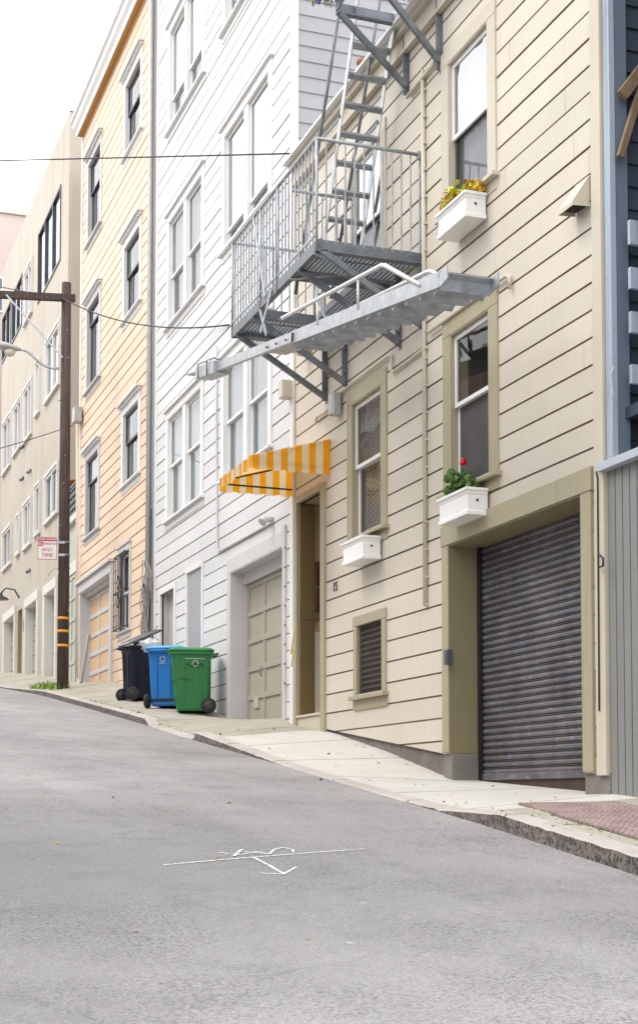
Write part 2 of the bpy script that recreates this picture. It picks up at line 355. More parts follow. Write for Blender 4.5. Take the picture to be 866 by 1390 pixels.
# ------------------------------------------------------------------ ground, road, kerb, sidewalk
ZR = [(-60, -8.1), (-25, -4.3), (0, -1.42), (8, -.48), (10, -.21), (12.5, .07), (15.5, .42), (18.7, .77), (21.4, 1.1), (31, 2.18), (37.7, 2.82), (50, 3.95), (60, 4.9), (90, 7.6)]
KH = [(-60, .13), (9.9, .13), (10.9, .035), (12, .012), (14.8, .012), (18.55, .12), (18.75, .02), (21.2, .012), (21.5, .11), (31, .11), (36, .05), (60, .03), (90, .03)]
ZB = [(-60, -7.6), (0, -1.15), (10.4, .02), (10.8, .05), (11.2, .04), (13.9, .19), (15.8, .56), (17.5, .84), (18.88, 1.0), (19.26, 1.07), (19.42, 1.13), (21.35, 1.20), (22.2, 1.25), (22.7, 1.38), (27.5, 2.03), (30.8, 2.5), (34.9, 2.79), (36.4, 2.98), (40, 3.36), (48.2, 4.12), (60, 5.2), (90, 8.)]
def sm(pts, y, w=.5): return sum(interp(pts, y+k*w) for k in (-1, -.5, 0, .5, 1))/5
zr = lambda y: sm(ZR, y, 1.0)
def zwalk(x, y):
    t = max(0, min(1, (x-5.14)/(6.5-5.14))); k = zr(y)+interp(KH, y)
    z = k+(sm(ZB, y, .12)-k)*t
    z += .035*math.exp(-((y-20.2)/2.6)**4)*math.exp(-((x-6.0)/.35)**2)      # apron lip before the taupe garage
    return z
ys = []
y = -40.
while y < 85: ys.append(y); y += .2 if 5 < y < 40 else 1.0
def sheet(name, xs, zf, mat, smooth=True):
    mb = MB(); n = len(xs)
    for y in ys:
        for x in xs: mb.v.append((x, y, zf(x, y)))
    for j in range(len(ys)-1):
        for i in range(n-1):
            a = j*n+i; mb.f.append((a, a+1, a+n+1, a+n)); mb.smooth.add(len(mb.f)-1)
    return mb.build(name, mat)
road = struct(sheet('road', [-5, -3, -1, 0, 1, 2, 3, 4, 4.6, 5.0], lambda x, y: zr(y)+.05*(1-(x/5)**2), M['asphalt']))
mb = MB()
prof = lambda y: [(4.985, zr(y)-.1), (4.985, zr(y)+interp(KH, y)-.018), (5.005, zr(y)+interp(KH, y)), (5.15, zr(y)+interp(KH, y)+.004)]
rows = []; yk = []; y = -40.
while y < 84: yk.append(y); y += .07 if 6.5 < y < 24 else .4
from mathutils import noise as mnz
for y in yk:
    i = len(mb.v); rows.append(i); n1_ = mnz.noise(Vector((y*2.1, 0, 0)))*.010+mnz.noise(Vector((y*9, 3, 0)))*.009; n2_ = mnz.noise(Vector((y*6, 7, 0)))*.008
    jt_ = -.012 if (y % 1.83) < .07 and 6.5 < y < 24 else 0
    mb.v += [(x+(n1_-jt_ if k < 3 else 0), y, z+(n2_+jt_ if 0 < k < 3 else 0)) for k, (x, z) in enumerate(prof(y))]
for a, b2 in zip(rows, rows[1:]):
    for k in range(3): mb.f.append((a+k, a+k+1, b2+k+1, b2+k))
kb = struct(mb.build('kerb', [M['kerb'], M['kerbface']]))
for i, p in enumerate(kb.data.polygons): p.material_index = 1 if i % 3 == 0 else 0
struct(sheet('sidewalk', [5.15, 5.4, 5.65, 5.8, 5.95, 6.1, 6.25, 6.5, 7.0], zwalk, M['walk']))
# far side of the street (behind the viewer's left)
mb = MB(); rows = []
for y in ys:
    i = len(mb.v); rows.append(i); z = zr(y); mb.v += [(-4.98, y, z-.1), (-4.98, y, z+.12), (-5.14, y, z+.124)]
for a, b2 in zip(rows, rows[1:]):
    for k in range(2): mb.f.append((a+k, a+k+1, b2+k+1, b2+k))
struct(mb.build('kerb', M['kerb']))
struct(sheet('sidewalk', [-7, -6.2, -5.14], lambda x, y: zr(y)+.125, M['walk']))
mb = MB(); XS = [-600, -100, -30, -7, 7.05, 30, 100, 600]; YS = [-600, -60, -40, -20, 0, 10, 20, 30, 40, 50, 60, 90, 600]
for y in YS:
    for x in XS: mb.v.append((x, y, zr(y)-.3))
for j in range(len(YS)-1):
    for i in range(len(XS)-1): a = j*len(XS)+i; mb.f.append((a, a+1, a+len(XS)+1, a+len(XS)))
struct(mb.build('ground', M['concrete']))

# ------------------------------------------------------------------ siding
def band_polys(za, zb, xa, xb, y0, y1, holes, clip):
    """rectangles of one profile band outside the holes, clipped above the slanted line z=clip(y)"""
    out = []
    zs = sorted({za, zb} | {z for h in holes for z in h[2:4] if za < z < zb})
    for z0, z1 in zip(zs, zs[1:]):
        if z1-z0 < 1e-6: continue
        zm = (z0+z1)/2; segs = [(y0, y1)]
        for h in holes:
            if h[2] < zm < h[3]:
                ns = []
                for a, b in segs:
                    if h[1] <= a or h[0] >= b: ns.append((a, b)); continue
                    if h[0] > a: ns.append((a, h[0]))
                    if h[1] < b: ns.append((h[1], b))
                segs = ns
        fx = lambda z: xa+(xb-xa)*(z-za)/(zb-za)
        for a, b in segs:
            poly = [(a, z0), (b, z0), (b, z1), (a, z1)]
            if clip:
                res = []
                for k in range(4):
                    p, q = poly[k], poly[(k+1) % 4]; dp, dq = p[1]-clip(p[0]), q[1]-clip(q[0])
                    if dp >= 0: res.append(p)
                    if dp*dq < 0: tt = dp/(dp-dq); res.append((p[0]+(q[0]-p[0])*tt, p[1]+(q[1]-p[1])*tt))
                poly = res
            if len(poly) >= 3: out.append([(fx(p[1]), p[0], p[1]) for p in poly])
    return out
def siding(y0, y1, z0, z1, holes, pitch, phase, x=6.5, t=.025, cove=.022, clip=None, gap=-99, gapz=.022):
    """cove siding: flat face, sloping cove at the top of each board, sharp underside of the next"""
    mb = MB(); mb.seam = set(); k = math.floor((z0-phase)/pitch)
    while phase+k*pitch < z1:
        a = phase+k*pitch; b = a+pitch
        wob = random.uniform(-.0035, .0035)
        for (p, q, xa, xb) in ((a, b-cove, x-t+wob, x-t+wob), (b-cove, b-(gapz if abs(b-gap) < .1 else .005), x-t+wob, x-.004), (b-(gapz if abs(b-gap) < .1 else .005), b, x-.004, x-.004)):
            pz, qz = max(p, z0), min(q, z1)
            if qz-pz < 1e-5: continue
            xa2 = xa+(xb-xa)*(pz-p)/(q-p); xb2 = xa+(xb-xa)*(qz-p)/(q-p)
            for poly in band_polys(pz, qz, xa2, xb2, y0, y1, holes, clip):
                mb.quad(*poly)
                if p > b-.0235: mb.seam.add(len(mb.f)-1)  # groove band gets the painted shade colour
        if z0 < a < z1:
            segs = [(y0, y1)]
            for h in holes:
                if h[2] < a < h[3]:
                    ns = []
                    for s0, s1 in segs:
                        if h[1] <= s0 or h[0] >= s1: ns.append((s0, s1)); continue
                        if h[0] > s0: ns.append((s0, h[0]))
                        if h[1] < s1: ns.append((h[1], s1))
                    segs = ns
            for s0, s1 in segs:
                if clip:
                    if a <= clip(s0) and a <= clip(s1): continue
                    if a < clip(s0) or a < clip(s1):
                        tt = (a-clip(s0))/(clip(s1)-clip(s0)); ym = s0+(s1-s0)*tt
                        if a < clip(s0): s0 = ym
                        else: s1 = ym
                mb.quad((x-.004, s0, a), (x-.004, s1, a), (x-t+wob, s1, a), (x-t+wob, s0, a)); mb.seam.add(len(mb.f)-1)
        ob = random.uniform(0, 7)
        while y0+ob < y1-.2:                        # butt joints between boards
            yj = y0+ob; ob += random.uniform(4.5, 9); zj0, zj1 = max(a+.002, z0), min(b-cove, z1)
            if zj1-zj0 < .05 or any(h[0]-.2 < yj < h[1]+.2 and h[2]-.2 < zj1 and h[3]+.2 > zj0 for h in holes) or (clip and clip(yj) > zj0): continue
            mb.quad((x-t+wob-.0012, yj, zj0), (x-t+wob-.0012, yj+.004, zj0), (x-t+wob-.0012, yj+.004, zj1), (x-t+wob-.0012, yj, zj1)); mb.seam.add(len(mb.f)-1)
        k += 1
    return mb
def seam(mb, o):
    for i in mb.seam: o.data.polygons[i].material_index = 1
    return o
def shell(mb, y0, y1, z0, z1, x0=6.52, x1=14., front=False):
    """body of a building behind its street wall: sides, back, roof"""
    mb.quad((x0, y0, z0), (x1, y0, z0), (x1, y0, z1), (x0, y0, z1)); mb.quad((x0, y1, z0), (x0, y1, z1), (x1, y1, z1), (x1, y1, z0))
    mb.quad((x1, y0, z0), (x1, y1, z0), (x1, y1, z1), (x1, y0, z1)); mb.quad((x0, y0, z1), (x1, y0, z1), (x1, y1, z1), (x0, y1, z1))
    return mb
def recess(parent, name, hole, d, mat, x=6.5, back=True, bmat=None):
    y0, y1, z0, z1 = hole; mb = MB(); a, b = x-.004, x+d
    mb.quad((a, y0, z0), (b, y0, z0), (b, y0, z1), (a, y0, z1)); mb.quad((a, y1, z0), (a, y1, z1), (b, y1, z1), (b, y1, z0))
    mb.quad((a, y0, z1), (b, y0, z1), (b, y1, z1), (a, y1, z1)); mb.quad((a, y0, z0), (a, y1, z0), (b, y1, z0), (b, y0, z0))
    if back: mb.quad((b, y0, z0), (b, y1, z0), (b, y1, z1), (b, y0, z1))
    return mb.build(name, mat, parent)

# ------------------------------------------------------------------ windows
def curtain_mesh(x, y0, y1, z0, z1, amp=.018, wl=.11):
    mb = MB(); n = max(6, int((y1-y0)/wl*6)); ph = random.random()*6
    for i in range(n+1):
        y = y0+(y1-y0)*i/n; xx = x+amp*math.sin(2*math.pi*(y-y0)/wl+ph+1.3*math.sin(y*7))
        mb.v += [(xx, y, z0), (xx*1.0+.004*math.sin(y*9), y, z1)]
    for i in range(n): mb.f.append((2*i, 2*i+2, 2*i+3, 2*i+1)); mb.smooth.add(len(mb.f)-1)
    return mb
def blind_mesh(x, y0, y1, z0, z1, p=.028):
    mb = MB(); z = z0
    while z < z1: mb.quad((x-.008, y0, z), (x-.008, y1, z), (x+.008, y1, z+p*.85), (x+.008, y0, z+p*.85)); z += p
    return mb
def sashes(win, y0, y1, z0, z1, zm, x, mat, fill, gl='glass', dep=.05, sw=.045, fill2=None, low=None):
    """double-hung sashes in the opening y0..y1, z0..z1; zm = meeting rail height"""
    def frame(za, zb, xo, bot, top, nm):
        mb = MB(); mb.box(xo, xo+.03, y0+.004, y0+sw, za, zb); mb.box(xo, xo+.03, y1-sw, y1-.004, za, zb)
        mb.box(xo+.001, xo+.029, y0+sw, y1-sw, za, za+bot); mb.box(xo+.001, xo+.029, y0+sw, y1-sw, zb-top, zb)
        mb.build(nm, (low or mat) if nm == 'lower_sash' else mat, win, .003)
    frame(zm-.01, z1-.004, x, .045, .05, 'upper_sash'); frame(z0+.004, zm+.035, x+.036, .07, .045, 'lower_sash')
    g = MB(); g.quad((x+.014, y0+sw, zm+.03), (x+.014, y1-sw, zm+.03), (x+.014, y1-sw, z1-.05), (x+.014, y0+sw, z1-.05)); g.build('upper_pane', M[gl], win)
    g = MB(); g.quad((x+.05, y0+sw, z0+.06), (x+.05, y1-sw, z0+.06), (x+.05, y1-sw, zm-.005), (x+.05, y0+sw, zm-.005)); g.build('lower_pane', M['glass'], win)
    for part, za, zb in ((fill, zm, z1), (fill2 or fill, z0, zm)):
        xb = x+.11
        if part == 'curtain': curtain_mesh(xb, y0+.01, y1-.01, za, zb).build('curtain', M['curtain'], win)
        elif part == 'greycurtain': curtain_mesh(xb, y0+.01, y1-.01, za, zb, .01, .2).build('curtain', M['greycurtain'], win)
        elif part == 'halfcurtain': curtain_mesh(xb, y0+.01, y0+(y1-y0)*.45, za, zb, .012).build('curtain', M['curtain'], win)
        elif part == 'blind': blind_mesh(xb, y0+.01, y1-.01, za, zb).build('blind', M['blind'], win)
        elif part == 'screen': g = MB(); g.quad((x+.045, y0+sw, za+.03), (x+.045, y1-sw, za+.03), (x+.045, y1-sw, zb-.01), (x+.045, y0+sw, zb-.01)); g.build('insect_screen', M['blackscreen'], win)
def window(house, y0, y1, z0, z1, tw, mat, zm, fill='curtain', x=6.5, sill=True, apron=True, cap=False, hood=None, gl='glass', pair=0, sashmat=None, rev=.0, proud=.045, fill2=None, th=None, label=None, low=None):
    """y0<y1 outer casing; z0 = top of sill, z1 = top of head casing. returns the hole to cut"""
    th = th or tw; xf = x-proud
    mb = MB(); mb.box(xf, x+.02, y0, y0+tw, z0, z1-th); mb.box(xf, x+.02, y1-tw, y1, z0, z1-th); mb.box(xf-.003, x+.02, y0-.002, y1+.002, z1-th, z1)
    if cap: mb.box(xf-.05, x-.002, y0-.05, y1+.05, z1+.001, z1+.045)
    w = mb.build('window', M[mat], house, .004)
    if label: w['label'] = label
    hole = (y0+tw, y1-tw, z0, z1-th)
    recess(w, 'window_reveal', hole, .5, M['dark'])
    j = MB(); jt = .012
    for (a, b2) in ((hole[0], hole[0]+jt), (hole[1]-jt, hole[1])): j.box(xf+.002, x+.16, a, b2, z0, z1-th)
    j.box(xf+.003, x+.159, hole[0]+jt, hole[1]-jt, z1-th-jt, z1-th); j.build('jamb', M[mat], w)
    if sill:
        sm_ = MB(); sm_.box(xf-.06, x+.10, y0-.05, y1+.05, z0-.045, z0-.001)
        if apron: sm_.box(xf+.005, x-.003, y0+.0, y1-.0, z0-.16, z0-.046)
        sm_.build('sill', M[mat], w, .006)
    sm2 = M[sashmat or 'sash']; a, b2 = hole[0]+jt, hole[1]-jt
    if pair:
        c = (a+b2)/2; q = MB(); q.box(xf+.012, x+.14, c-pair/2, c+pair/2, z0+.002, z1-th-jt); q.build('mullion', M[mat], w, .004)
        sashes(w, a, c-pair/2, z0, z1-th-jt, zm, x+rev, sm2, fill, gl, fill2=fill2); sashes(w, c+pair/2, b2, z0, z1-th-jt, zm, x+rev, sm2, fill, gl, fill2=fill2)
    else: sashes(w, a, b2, z0, z1-th-jt, zm, x+rev, sm2, fill, gl, fill2=fill2, low=low and M[low])
    if hood:
        hb = MB(); hb.box(xf-.10, x-.002, y0-.07, y1+.07, z1+.002, z1+.05); hb.box(xf-.05, x-.003, y0-.03, y1+.03, z1-.05, z1+.001); hb.build('window_hood', M[hood], w, .004)
    return hole

def rv(mb, y0, y1, z0, z1, x0, x1=6.8):
    mb.box(x0, x1, y1-.014, y1-.002, z0, z1-.002); mb.box(x0, x1, y0+.002, y0+.014, z0, z1-.002); mb.box(x0, x1, y0+.014, y1-.014, z1-.016, z1-.002)
# ================================================================== BEIGE HOUSE
yl, yr_ = 18.96, 10.80
beige = thing('row_house', 'beige two storey house with cove siding, a fire escape and a dark roller shutter', 'house', (6.5, 15, .5))
holes = []
GY0, GY1, GZ1 = 11.19, 13.93, F(796, 671)[1]         # garage opening
holes.append((GY0, GY1, -1, GZ1))
DY0, DY1, DZ1 = 17.86, 18.80, 4.02                    # street door
holes.append((DY0, DY1, -1, DZ1))
zt = F(679, 386)[1]
holes.append(window(beige, 12.79, 14.07, F(679, 641)[1], 5.06, .19, 'olive2', F(640, 540)[1], 'room', fill2='screen', sashmat='sash', gl='glass', label='tall sash window above the roller shutter, dark screen in its lower half'))
holes.append(window(beige, 15.64, 16.92, F(529, 712)[1], 5.03, .17, 'olive2', F(505, 624)[1], 'blind', fill2='blind', label='sash window with a slatted blind, next to the awning'))
holes.append(window(beige, 12.80, 14.08, F(676, 236)[1], 7.98, .17, 'beigetrim', F(640, 165)[1], 'greycurtain', gl='glass2', fill2='greycurtain', low='dframe', label='upper sash window above the yellow flowered box'))
holes.append(window(beige, 15.65, 16.93, F(676, 236)[1], 8.02, .15, 'beigetrim', F(505, 297)[1], 'greycurtain', gl='glass2', fill2='greycurtain', low='dframe'))
VY0, VY1 = F(528, 880)[0], F(484.3, 880)[0]; VZ0, VZ1 = F(528, 938)[1], F(528, 824.4)[1]
holes.append((VY0+.10, VY1-.10, VZ0+.02, VZ1-.10))
cl0, cl1 = F(450.4, 990.7), F(605, 1023)
clip = lambda y: cl0[1]+(cl1[1]-cl0[1])*(y-cl0[0])/(cl1[0]-cl0[0])
mb = siding(yr_+.08, yl-.02, .0, 8.62, holes, .2417, 3.28, clip=clip, gap=F(577, 738)[1])
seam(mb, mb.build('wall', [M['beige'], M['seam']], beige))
shell(MB(), yr_+.02, yl-.01, -.6, 8.6).build('house_body', M['beigetrim'], beige)
mb = MB(); mb.box(6.44, 6.53, yr_, yr_+.155, .20, 8.6); mb.build('corner_board', M['beigetrim'], beige, .004)
mb = MB(); mb.box(6.455, 6.53, yl-.03, yl+.04, 1.0, 8.6); mb.build('corner_board', M['beigetrim'], beige, .004)
# foundation
mb = MB(); n = 60; rows = 7; a, b2 = GY1+.17, DY0
for i in range(n+1):
    y = a+(b2-a)*i/n
    for j in range(rows):
        z = -.4+(clip(y)+.02+.4)*j/(rows-1); mb.v.append((6.507+random.uniform(-.012, .010), y, z))
for i in range(n):
    for j in range(rows-1): q = i*rows+j; mb.f.append((q, q+rows, q+rows+1, q+1)); mb.smooth.add(len(mb.f)-1)
mb.build('foundation', M['concrete'], beige)
for (q, w_) in (((6.47, 6.80, GY1-.02, GY1+.19, -.3, F(620, 1022)[1]-.001), 0), ((6.47, 6.80, yr_-.005, GY0+.02, -.3, F(811, 1048)[1]-.001), 0)):
    MB().box(*q).build('pier', M['concrete'], beige, .015)
# parapet and frieze
ZT = 8.79
mb = MB(); mb.box(6.28, 6.72, yr_-.05, yl+.0, ZT-.035, ZT); mb.build('parapet_cap', M['whitetrim'], beige, .004)
mb = MB(); mb.box(6.36, 6.70, yr_-.02, yl-.02, ZT-.12, ZT-.036); mb.box(6.42, 6.6, yr_-.01, yl-.02, ZT-.30, ZT-.12); mb.box(6.40, 6.47, yr_-.01, yl-.02, ZT-.335, ZT-.30); mb.build('cornice', M['beigetrim'], beige, .005)
# garage surround
zg0 = F(811, 1048)[1]
mb = MB(); mb.box(6.44, 6.53, GY1-.0, GY1+.16, F(605, 1022)[1], GZ1+.001); mb.box(6.44, 6.53, GY0-.17, GY0, zg0, GZ1+.001)
mb.box(6.432, 6.53, GY0-.19, GY1+.17, GZ1, GZ1+.21)
gs = mb.build('garage_surround', M['olive2'], beige, .006)
mb = MB(); mb.box(6.446, 6.80, GY1-.012, GY1-.002, F(620, 1022)[1], GZ1-.002); mb.box(6.446, 6.86, GY0+.012, GY1-.012, GZ1-.014, GZ1-.002); mb.box(6.446, 6.86, GY0+.002, GY0+.012, zg0, GZ1-.002); mb.build('reveal', M['olive'], gs)
# roller shutter
mb = MB(); SX = 6.82; z = F(655, 1048, SX)[1]-.02; zbot = z; pts = []
while z < GZ1+.02:
    for (dx, dz) in ((-.013, 0), (-.017, .012), (-.017, .026), (-.013, .038), (.006, .041), (.009, .050), (-.004, .0525), (-.005, .058), (.008, .060), (.009, .0695)): pts.append((SX+dx, z+dz))
    z += .070
for (a, b2) in zip(pts, pts[1:]):
    mb.quad((a[0], GY0, a[1]), (a[0], GY1-.06, a[1]), (b2[0], GY1-.06, b2[1]), (b2[0], GY0, b2[1]))
sh = mb.build('roller_shutter', M['shutter'], beige)
mb = MB(); mb.box(SX-.03, SX+.02, GY0, GY1-.05, zbot-.07, zbot); mb.build('bottom_rail', M['shutter'], sh, .004)
mb = MB(); mb.box(SX-.05, SX+.03, GY1-.075, GY1-.001, -.1, GZ1-.001); mb.build('guide_rail', M['black'], sh)
mb = MB(); mb.prism([(GY0, zbot-.072), (GY1-.08, zbot-.072), (GY1-.08, zbot-.14), (GY0, -.02)], 'x', SX-.01, SX+.04); mb.build('threshold', plain('dark stained timber', (.055, .032, .026), .7, var=.3), beige)
mb = MB(); mb.box(6.84, 9, GY0-.05, GY1+.05, -.4, GZ1+.3); mb.build('garage_interior', M['dark'], beige)
mb = MB(); mb.prism([(GY0, -.02), (GY1, .13), (GY1, .155), (GY0, .02)], 'x', 6.62, 6.70); mb.build('drain_channel', M['black'], beige)
# louvred vent
mb = MB(); mb.box(6.45, 6.52, VY0, VY0+.12, VZ0, VZ1-.12); mb.box(6.45, 6.52, VY1-.11, VY1, VZ0, VZ1-.12); mb.box(6.447, 6.52, VY0-.01, VY1+.01, VZ1-.12, VZ1)
mb.box(6.40, 6.52, VY0-.05, VY1+.05, VZ0-.05, VZ0-.001); mb.box(6.455, 6.50, VY0-.02, VY1+.02, VZ0-.17, VZ0-.051)
lv = mb.build('louvre_vent', M['olive2'], beige, .004)
mb = MB(); z = VZ0+.01
while z < VZ1-.14: mb.quad((6.50, VY0+.12, z), (6.50, VY1-.11, z), (6.56, VY1-.11, z+.055), (6.56, VY0+.12, z+.055)); mb.quad((6.50, VY0+.12, z), (6.50, VY1-.11, z), (6.50, VY1-.11, z+.012), (6.50, VY0+.12, z+.012)); z += .068
mb.build('louvre', plain('dull brown louvre', (.20, .175, .14), .7), lv)
mb = MB(); y = VY0+.12
while y < VY1-.11: mb.box(6.490, 6.492, y, y+.0025, VZ0, VZ1-.12); y += .017
z = VZ0
while z < VZ1-.12: mb.box(6.4895, 6.4915, VY0+.12, VY1-.11, z, z+.0025); z += .017
mb.build('wire_mesh', plain('brown wire', (.07, .055, .045), .8), lv)
mb = MB(); mb.quad((6.6, VY0, VZ0), (6.6, VY1, VZ0), (6.6, VY1, VZ1), (6.6, VY0, VZ1)); mb.build('backing', M['dark'], lv)
# street door vestibule
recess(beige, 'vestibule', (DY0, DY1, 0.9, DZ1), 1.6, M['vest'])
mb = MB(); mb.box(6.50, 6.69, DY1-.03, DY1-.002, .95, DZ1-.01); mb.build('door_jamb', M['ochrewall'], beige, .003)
mb = MB(); mb.box(6.44, 6.54, DY0-.15, DY0, .84, DZ1+.08); mb.box(6.44, 6.54, DY1, DY1+.12, .98, DZ1+.08); mb.box(6.437, 6.54, DY0, DY1, DZ1, DZ1+.09); mb.build('door_surround', M['olive2'], beige, .004)
for zz in (F(434, 797)[1], ):
    mbx = MB(); w0, w1 = 6.71, 6.98
    zc = G(435, 797, DY1)[1]
    mbx.box(w0, w1, DY1-.05, DY1-.003, zc+.02, zc+.34); o = mbx.build('mailbox', M['brownbox'], beige, .006)
    mbx = MB(); mbx.box(w0, w1, DY1-.05, DY1-.003, zc-.34, zc-.02); o2 = mbx.build('mailbox', M['brownbox'], beige, .006)
    for q, zq in ((o, zc+.18), (o2, zc-.18)):
        p = MB(); p.box(w0+.05, w1-.05, DY1-.056, DY1-.0505, zq-.10, zq+.10); p.build('door_panel', plain('red brown panel', (.12, .045, .02), .4), q, .003)
zz = G(434, 838, DY1)[1]
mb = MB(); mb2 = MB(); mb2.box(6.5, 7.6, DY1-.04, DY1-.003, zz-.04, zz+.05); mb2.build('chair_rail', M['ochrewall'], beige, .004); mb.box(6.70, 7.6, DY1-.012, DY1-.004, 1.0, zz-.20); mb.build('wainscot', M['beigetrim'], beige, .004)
zs_ = G(430, 980, DY1)[1]
mb = MB(); mb.box(6.46, 7.0, DY0+.002, DY1-.002, .75, 1.09); mb.box(6.44, 7.0, DY0+.002, DY1-.002, 1.091, 1.125); mb.box(6.85, 7.3, DY0+.003, DY1-.035, 1.12, 1.29); mb.box(6.83, 7.3, DY0+.003, DY1-.035, 1.291, 1.32); mb.build('entry_step', M['beigetrim'], beige, .006)
# conduits and small fixings
def conduit(pts, r=.022, mat='beigetrim', par=None, name='conduit'):
    mb = MB(); mb.tube(pts, r, 10); return mb.build(name, M[mat], par)
y_, z_ = F(579.5, 97); y2, z2 = F(583, 822)
conduit([(6.45, y_, F(579, 97)[1]), (6.45, y_-.01, 5.5), (6.45, y2, z2)], .026, par=beige)
conduit([P3(554, 130, 6.44), P3(578, 100, 6.44), P3(590, 85, 6.44), ], .024, par=beige)
conduit([P3(581, 452, 6.44), P3(687, 374, 6.44), P3(691, 376, 6.44), P3(691.5, 392, 6.44)], .018, par=beige)
conduit([P3(578, 471, 6.445), P3(534, 505, 6.445), P3(531, 503, 6.445), P3(531, 483, 6.445), P3(527, 483, 6.445), P3(456, 538, 6.445)], .018, par=beige)
conduit([P3(429, 575, 6.44), P3(430, 566, 6.44), P3(441, 560, 6.44), P3(449, 553, 6.42)], .018, 'boxbeige', par=beige)
mb = MB()
for k in range(22):                                   # pipe straps
    z = z2+.3*k
    if z < z_: MB().box(6.438, 6.482, y2-.04, y2+.04, z, z+.02).build('pipe_strap', M['beigetrim'], beige)
# vent hood
hy, hz = F(796, 262); mb = MB()
pz0, pz1 = F(800, 284)[1], F(806, 236)[1]; hy0, hy1 = 11.02, 11.27
mb.v += [(6.47, hy0, pz1), (6.47, hy1, pz1), (6.47, hy0, pz0), (6.47, hy1, pz0), (6.30, hy0-.0, pz0-.01), (6.30, hy1+.0, pz0-.01), (6.30, hy0, pz0+.03), (6.30, hy1, pz0+.03)]
mb.f += [(0, 1, 7, 6), (6, 7, 5, 4), (0, 6, 4, 2), (1, 3, 5, 7)]
hb = mb.build('vent_hood', M['beigetrim'], beige)
mb = MB(); mb.box(6.35, 6.46, hy0+.03, hy1-.03, pz0+.02, pz0+.05); mb.build('flap', M['dark'], hb)
# house number
def text_mesh(s, size, name, mat, parent, loc, rot, ext=.004, align='CENTER'):
    c = bpy.data.curves.new('txt', 'FONT'); c.body = s; c.size = size; c.extrude = ext; c.align_x = align; c.align_y = 'CENTER'; c.resolution_u = 3
    o = bpy.data.objects.new('txt', c); col.objects.link(o); bpy.context.view_layer.update()
    me = bpy.data.meshes.new_from_object(o.evaluated_get(bpy.context.evaluated_depsgraph_get())); bpy.data.objects.remove(o)
    me.name = name; me.transform(Matrix.Translation(loc) @ rot); me.materials.clear(); me.materials.append(mat)
    o = bpy.data.objects.new(name, me); col.objects.link(o)
    if parent: o.parent = parent; o.location = -Vector(parent.location)
    return o
ROT_ST = Matrix.Rotation(R(-90), 4, 'Z') @ Matrix.Rotation(R(90), 4, 'X')     # reads from the street
y_, z_ = F(458, 797); text_mesh('15', .17, 'house_number', plain('dark number', (.10, .08, .06), .5), beige, Vector((6.468, y_, z_)), ROT_ST, .006)
# chimney stubs on the roof behind the parapet
for (u, v) in ((492, 82), (431, 165)):
    y, z = F(u, v, 7.1); tag(MB().lathe((7.1, y, 8.6), [(.06, 0), (.06, z-8.6-.06), (.08, z-8.6-.05), (.08, z-8.6), (.04, z-8.6)], 14).build('chimney_pot', M['terracotta']), 'small terracotta chimney pot behind the parapet, %s' % ('nearer the upper landing' if u > 450 else 'beside the corner of the white house'), 'chimney pot', 'chimney pots on the beige roof')

# ================================================================== WHITE HOUSE
white = thing('row_house', 'tall white house with paired sash windows and a taupe panelled garage door', 'house', (6.5, 23, 1.4))
WY0, WY1 = 19.0, 27.2; holes = []
def zz(u, v): return F(u, v)[1]
RY0, RY1 = F(372, 400)[0], F(303.5, 400)[0]; LY0, LY1 = F(279.5, 400)[0], F(229, 400)[0]
for (a, b2, zs0, zs1, zm, fl, glx) in (
    (RY0, RY1, zz(300, 61)+.05, zz(300, 61)+2.0, zz(300, 61)+1.0, 'curtain', 'glass2'),
    (RY0, RY1, zz(300, 356)+.05, zz(303.5, 182), zz(330, 287), 'greycurtain', 'glass2'),
    (RY0, RY1, zz(372, 607)+.03, zz(303.5, 489)-.0, zz(358, 532), 'curtain', 'glass'),
    (LY0, LY1, zz(280, 101)+.04, zz(230, 43), zz(262, 85), 'curtain', 'glass2'),
    (LY0, LY1, zz(280.4, 388)+.04, zz(228.5, 299), zz(262, 338), 'greycurtain', 'glass'),
    (LY0, LY1, zz(279, 675)+.04, zz(228.6, 562), zz(262, 608), 'curtain', 'glass')):
    holes.append(window(white, a, b2, zs0, zs1, .16, 'whitetrim', zm, fl, pair=.2, gl=glx, th=.14, fill2=fl, rev=.01, cap=True))
WG = (19.43, F(316, 900)[0], -1, zz(388, 741)); holes.append(WG)
LAT = (F(277, 800)[0], F(257, 800)[0], zz(277, 881), zz(277, 768)); holes.append(LAT)
WD = (F(239, 850)[0], F(220.5, 850)[0], -1, zz(239, 798)); holes.append(WD)
WT = 17.9
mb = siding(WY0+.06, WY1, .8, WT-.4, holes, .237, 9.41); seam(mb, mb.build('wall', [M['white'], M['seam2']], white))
mb = MB(); mb.quad((6.52, WY1, .8), (14, WY1, .8), (14, WY1, WT-.3), (6.52, WY1, WT-.3)); mb.quad((6.52, WY0, WT-.3), (14, WY0, WT-.3), (14, WY1, WT-.3), (6.52, WY1, WT-.3)); mb.quad((14, WY0, .8), (14, WY1, .8), (14, WY1, WT-.3), (14, WY0, WT-.3)); mb.build('house_body', M['sidewall'], white)
